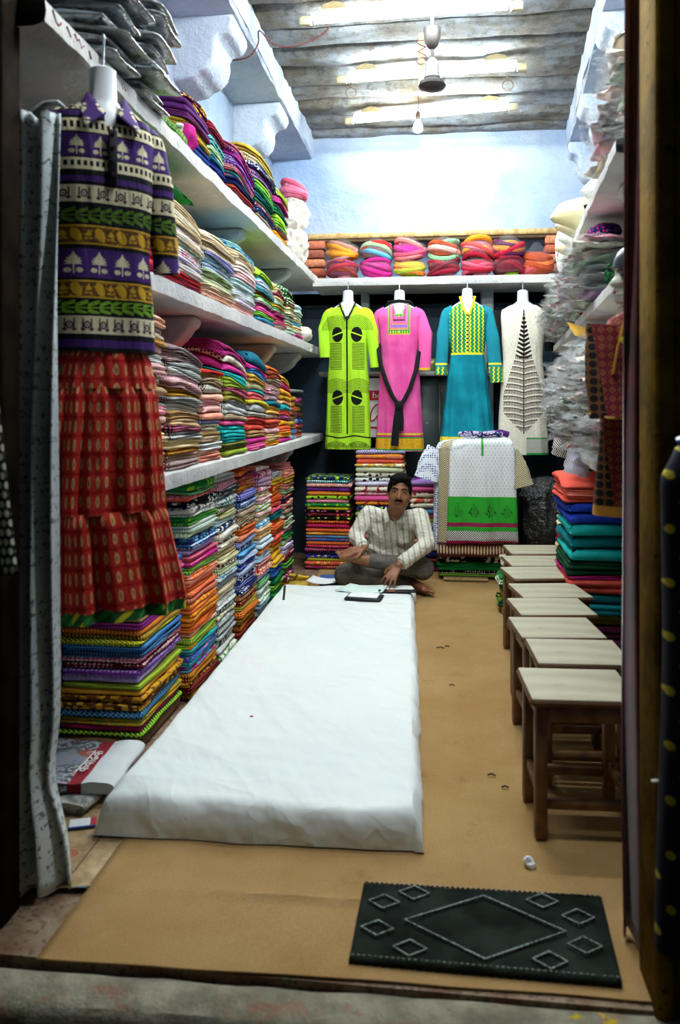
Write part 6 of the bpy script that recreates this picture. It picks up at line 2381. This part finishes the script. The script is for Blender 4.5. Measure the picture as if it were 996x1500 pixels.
# hands
dR = Vector((-.02, -.10, -.10)); dR = (at(571, 848, 5.26) - wrR)
skin += hand(wrR, dR, Vector((0, -.75, .65)), 1, [(.25, .35, .25), (.15, .35, .25), (.12, .35, .25), (.15, .4, .3)], .20)
dL = (at(512, 808, 5.44) - wrL)
skin += hand(wrL, dL, Vector((.1, -.45, .85)), -1, [(.25, .5, .4), (.2, .5, .4), (.15, .45, .4), (.2, .5, .4)], .06)


def foot(an, toe, up, side=1, toes=True):
    d = (toe - an)
    L = d.length
    d = d.normalized()
    u = (up - d * up.dot(d)).normalized()
    s = d.cross(u).normalized()
    pr = [C_(an, .034, an - d * .035 - u * .018, .032), C_(an, .036, an + d * L * .5 - u * .004, .032), C_(an + d * L * .45 + s * .012, .028, an + d * L * .8 + s * .018, .024),
          C_(an + d * L * .45 - s * .012, .028, an + d * L * .78 - s * .018, .022), C_(an - d * .03 - u * .018, .03, an + d * L * .75 - u * .014, .02)]
    for k in range(5):
        o = (k - 2) * .0165 * side
        ll = L * (1.04 - .035 * k)
        r = .0125 if k == 0 else .0085
        pr.append(C_(an + d * L * .76 + s * o, r * 1.15, an + d * ll + s * o - u * .006, r))
    return pr


skin += foot(anL, ftL, Vector((.0, -.35, 1)), -1)
skin += foot(anR, ftR + Vector((.02, -.04, 0)), Vector((.3, 0, 1)), 1)
body = fuse('body', skin, .0055, M_SKIN, MAN, 3)

# shirt
SH = [C_(belly + Vector((-.05, .03, -.05)), .115, chest + Vector((-.05, .0, .0)), .12), C_(belly + Vector((.05, .03, -.05)), .115, chest + Vector((.05, 0, 0)), .12), C_(pel + Vector((-.05, .0, .02)), .125, belly + Vector((-.04, 0, 0)), .125),
      C_(pel + Vector((.05, 0, .02)), .125, belly + Vector((.04, 0, 0)), .125), C_(chest + Vector((0, 0, .02)), .12, neckb + Vector((0, .02, -.03)), .065),
      C_(neckb + Vector((-.05, .02, -.03)), .05, shL, .068), C_(neckb + Vector((.05, .02, -.03)), .05, shR, .068), C_(chest, .10, shL, .066), C_(chest, .10, shR, .066),
      C_(shL, .068, elL, .055), C_(elL, .055, wrL + (elL - wrL) * .22, .044), C_(shR, .068, elR, .056), C_(elR, .056, wrR + (elR - wrR) * .20, .045)]
# cloth rolls: folds at elbows and waist
for a, b, r0, r1 in ((shL, elL, .07, .058), (shR, elR, .07, .058)):
    for t_ in (.35, .62, .85):
        c = a.lerp(b, t_)
        SH.append(('c', L_(c + Vector((-.035, -.025, .012))), .022, L_(c + Vector((.035, -.03, -.012))), .022))
for dx, dz in ((-.09, .03), (.02, -.02), (.09, .02)):
    c = belly + Vector((dx, -.105, dz))
    SH.append(('c', L_(c + Vector((-.045, 0, .02))), .018, L_(c + Vector((.045, -.005, -.02))), .018))
shirt = fuse('shirt', SH, .008, M_SHIRT, MAN, 5)
shirt['label'] = 'cream shirt with grey vertical stripes'
# collar, placket, buttons, cuffs, pocket
fr = lambda p, k: p + FW * k
cb_ = neckb + Vector((0, .0, .012))
for s in (-1, 1):
    P = [cb_ + SD * s * .058 + Vector((0, .03, .028)), cb_ + SD * s * .055 + FW * .045 + Vector((0, 0, .012)), cb_ + SD * s * .03 + FW * .085 + Vector((0, 0, -.045))]
    Q = [cb_ + SD * s * .078 + Vector((0, .03, -.005)), cb_ + SD * s * .085 + FW * .055 + Vector((0, 0, -.028)), cb_ + SD * s * .062 + FW * .095 + Vector((0, 0, -.075))]
    vs = [tuple(L_(p)) for p in P + Q]
    o = MB().add(vs, [(0, 1, 4, 3), (1, 2, 5, 4)]).build('collar', M_SHIRT, shirt)
    solidify(o, .007)
vn = [cb_ + SD * -.03 + FW * .064 + Vector((0, 0, .0)), cb_ + SD * .03 + FW * .064 + Vector((0, 0, 0)), cb_ + FW * .098 + Vector((0, 0, -.06))]
MB().add([tuple(L_(p)) for p in vn] + [tuple(L_(p - FW * .03)) for p in vn], [(0, 1, 2), (5, 4, 3), (0, 2, 5, 3), (1, 4, 5, 2), (0, 3, 4, 1)]).build('open_neck', M_SKIN, body)
bt = []
for k in range(4):
    c = cb_.lerp(belly, .38 + .18 * k) + FW * (.118 + .018 * k) + Vector((0, 0, .0))
    MB().lathe([(.001, -.002), (.006, -.001), (.006, .002), (.001, .003)], 8, M=Matrix.Translation(L_(c)) @ Matrix.Rotation(PI / 2, 4, 'X')).build('button', plain('shirt button', 'b8b4a4', .4), shirt)
for w, e in ((wrL, elL), (wrR, elR)):
    a = w + (e - w) * .10
    b = w + (e - w) * .34
    MB().tube([L_(a), L_(a.lerp(b, .1)), L_(b)], [.043, .047, .049], 16).build('cuff', M_SHIRT, shirt)
# breast pocket and button placket
pc_ = chest + SD * .075 + FW * .128 + Vector((0, 0, -.03))
o = MB().grid(6, 6, lambda u, v: tuple(L_(pc_ + SD * (.085 * (u - .5)) + Vector((0, 0, .095 * (.5 - v))) - FW * (.02 * (2 * u - 1) ** 2 + .01 * (u > .5))))).build('breast_pocket', M_SHIRT, shirt)
solidify(o, .006)
# trousers
TR = [C_(pel, .125, pel + Vector((0, 0, .03)), .125), C_(hipL, .10, knL, .082), C_(hipR, .10, knR, .082), C_(knL, .082, anR.lerp(knL, .12), .055), C_(knR, .08, anL.lerp(knR, .10), .048),
      C_(hipL, .10, hipR, .10)]
for a, b in ((hipL, knL), (hipR, knR)):
    for t_ in (.45, .7, .9):
        c = a.lerp(b, t_)
        TR.append(('c', L_(c + Vector((-.05, -.05, .035))), .028, L_(c + Vector((.04, -.06, .04))), .03))
for t_ in (.3, .6):
    c = knR.lerp(anL, t_)
    TR.append(('c', L_(c + Vector((0, -.03, .03))), .026, L_(c + Vector((.05, -.04, -.03))), .026))
trousers = fuse('trousers', TR, .008, M_TROU, MAN, 5)
# hair, eyes, brows, moustache, lips
HR = [E_(hp(0, -.03, .055), (.079, .092, .070)), E_(hp(-.03, .035, .093), (.045, .046, .026)), E_(hp(.02, .030, .098), (.05, .05, .024)), E_(hp(-.066, -.01, .03), (.018, .055, .05)), E_(hp(.066, -.01, .03), (.018, .055, .05)), E_(hp(0, -.08, .0), (.062, .04, .06)),
      E_(hp(-.02, .058, .085), (.03, .02, .016)), E_(hp(.045, .045, .075), (.022, .022, .02))]
HR += [E_(hp(-.045, .052, .072), (.026, .026, .024)), E_(hp(0, .0, .115), (.05, .055, .018))]
hair = fuse('hair', HR, .005, M_HAIR, MAN, 2)
M_EYEW = mat('eye white', lin('cfc8be'), .3)
for s in (-1, 1):
    c = hp(s * .031, .0745, .013)
    o = fuse('eye', [('e', L_(c), (.0125, .007, .0048), RH)], .0015, M_EYEW, body, 1)
    fuse('iris', [('e', L_(hp(s * .031, .0795, .0125)), (.0058, .004, .0048), RH)], .001, M_HAIR, o, 1)
    MB().tube([L_(hp(s * .012, .0855, .027)), L_(hp(s * .03, .0855, .034)), L_(hp(s * .053, .070, .029))], [.0028, .0038, .002], 8).build('eyebrow', M_HAIR, body)
    MB().tube([L_(hp(s * .018, .082, .0195)), L_(hp(s * .031, .085, .022)), L_(hp(s * .046, .074, .0175))], .0026, 6).build('eyelid', M_SKIN, body)
MB().tube([L_(hp(-.028, .080, -.053)), L_(hp(-.014, .0905, -.0475)), L_(hp(0, .094, -.046)), L_(hp(.014, .0905, -.0475)), L_(hp(.028, .080, -.053))], [.003, .0055, .005, .0055, .003], 8).build('moustache', M_HAIR, body)
M_LIP = plain('lip skin', '70403a', .45)
MB().tube([L_(hp(-.031, .078, -.057)), L_(hp(-.014, .0905, -.0625)), L_(hp(.014, .0905, -.0625)), L_(hp(.031, .078, -.055))], [.002, .0048, .0048, .002], 8).tube(
    [L_(hp(-.022, .080, -.067)), L_(hp(0, .0905, -.070)), L_(hp(.022, .080, -.065))], [.002, .006, .002], 8).build('lips', M_LIP, body)
MB().tube([L_(ftL.lerp(anL, .12) + Vector((.012 * math.cos(a), -.012 + .012 * math.sin(a) * .3, -.006 + .014 * math.sin(a)))) for a in [k * PI / 6 for k in range(13)]], .0025, 6, cap=False).build('toe_ring', plain('silver toe ring', 'c8ccd0', .25, metal=.9), body)
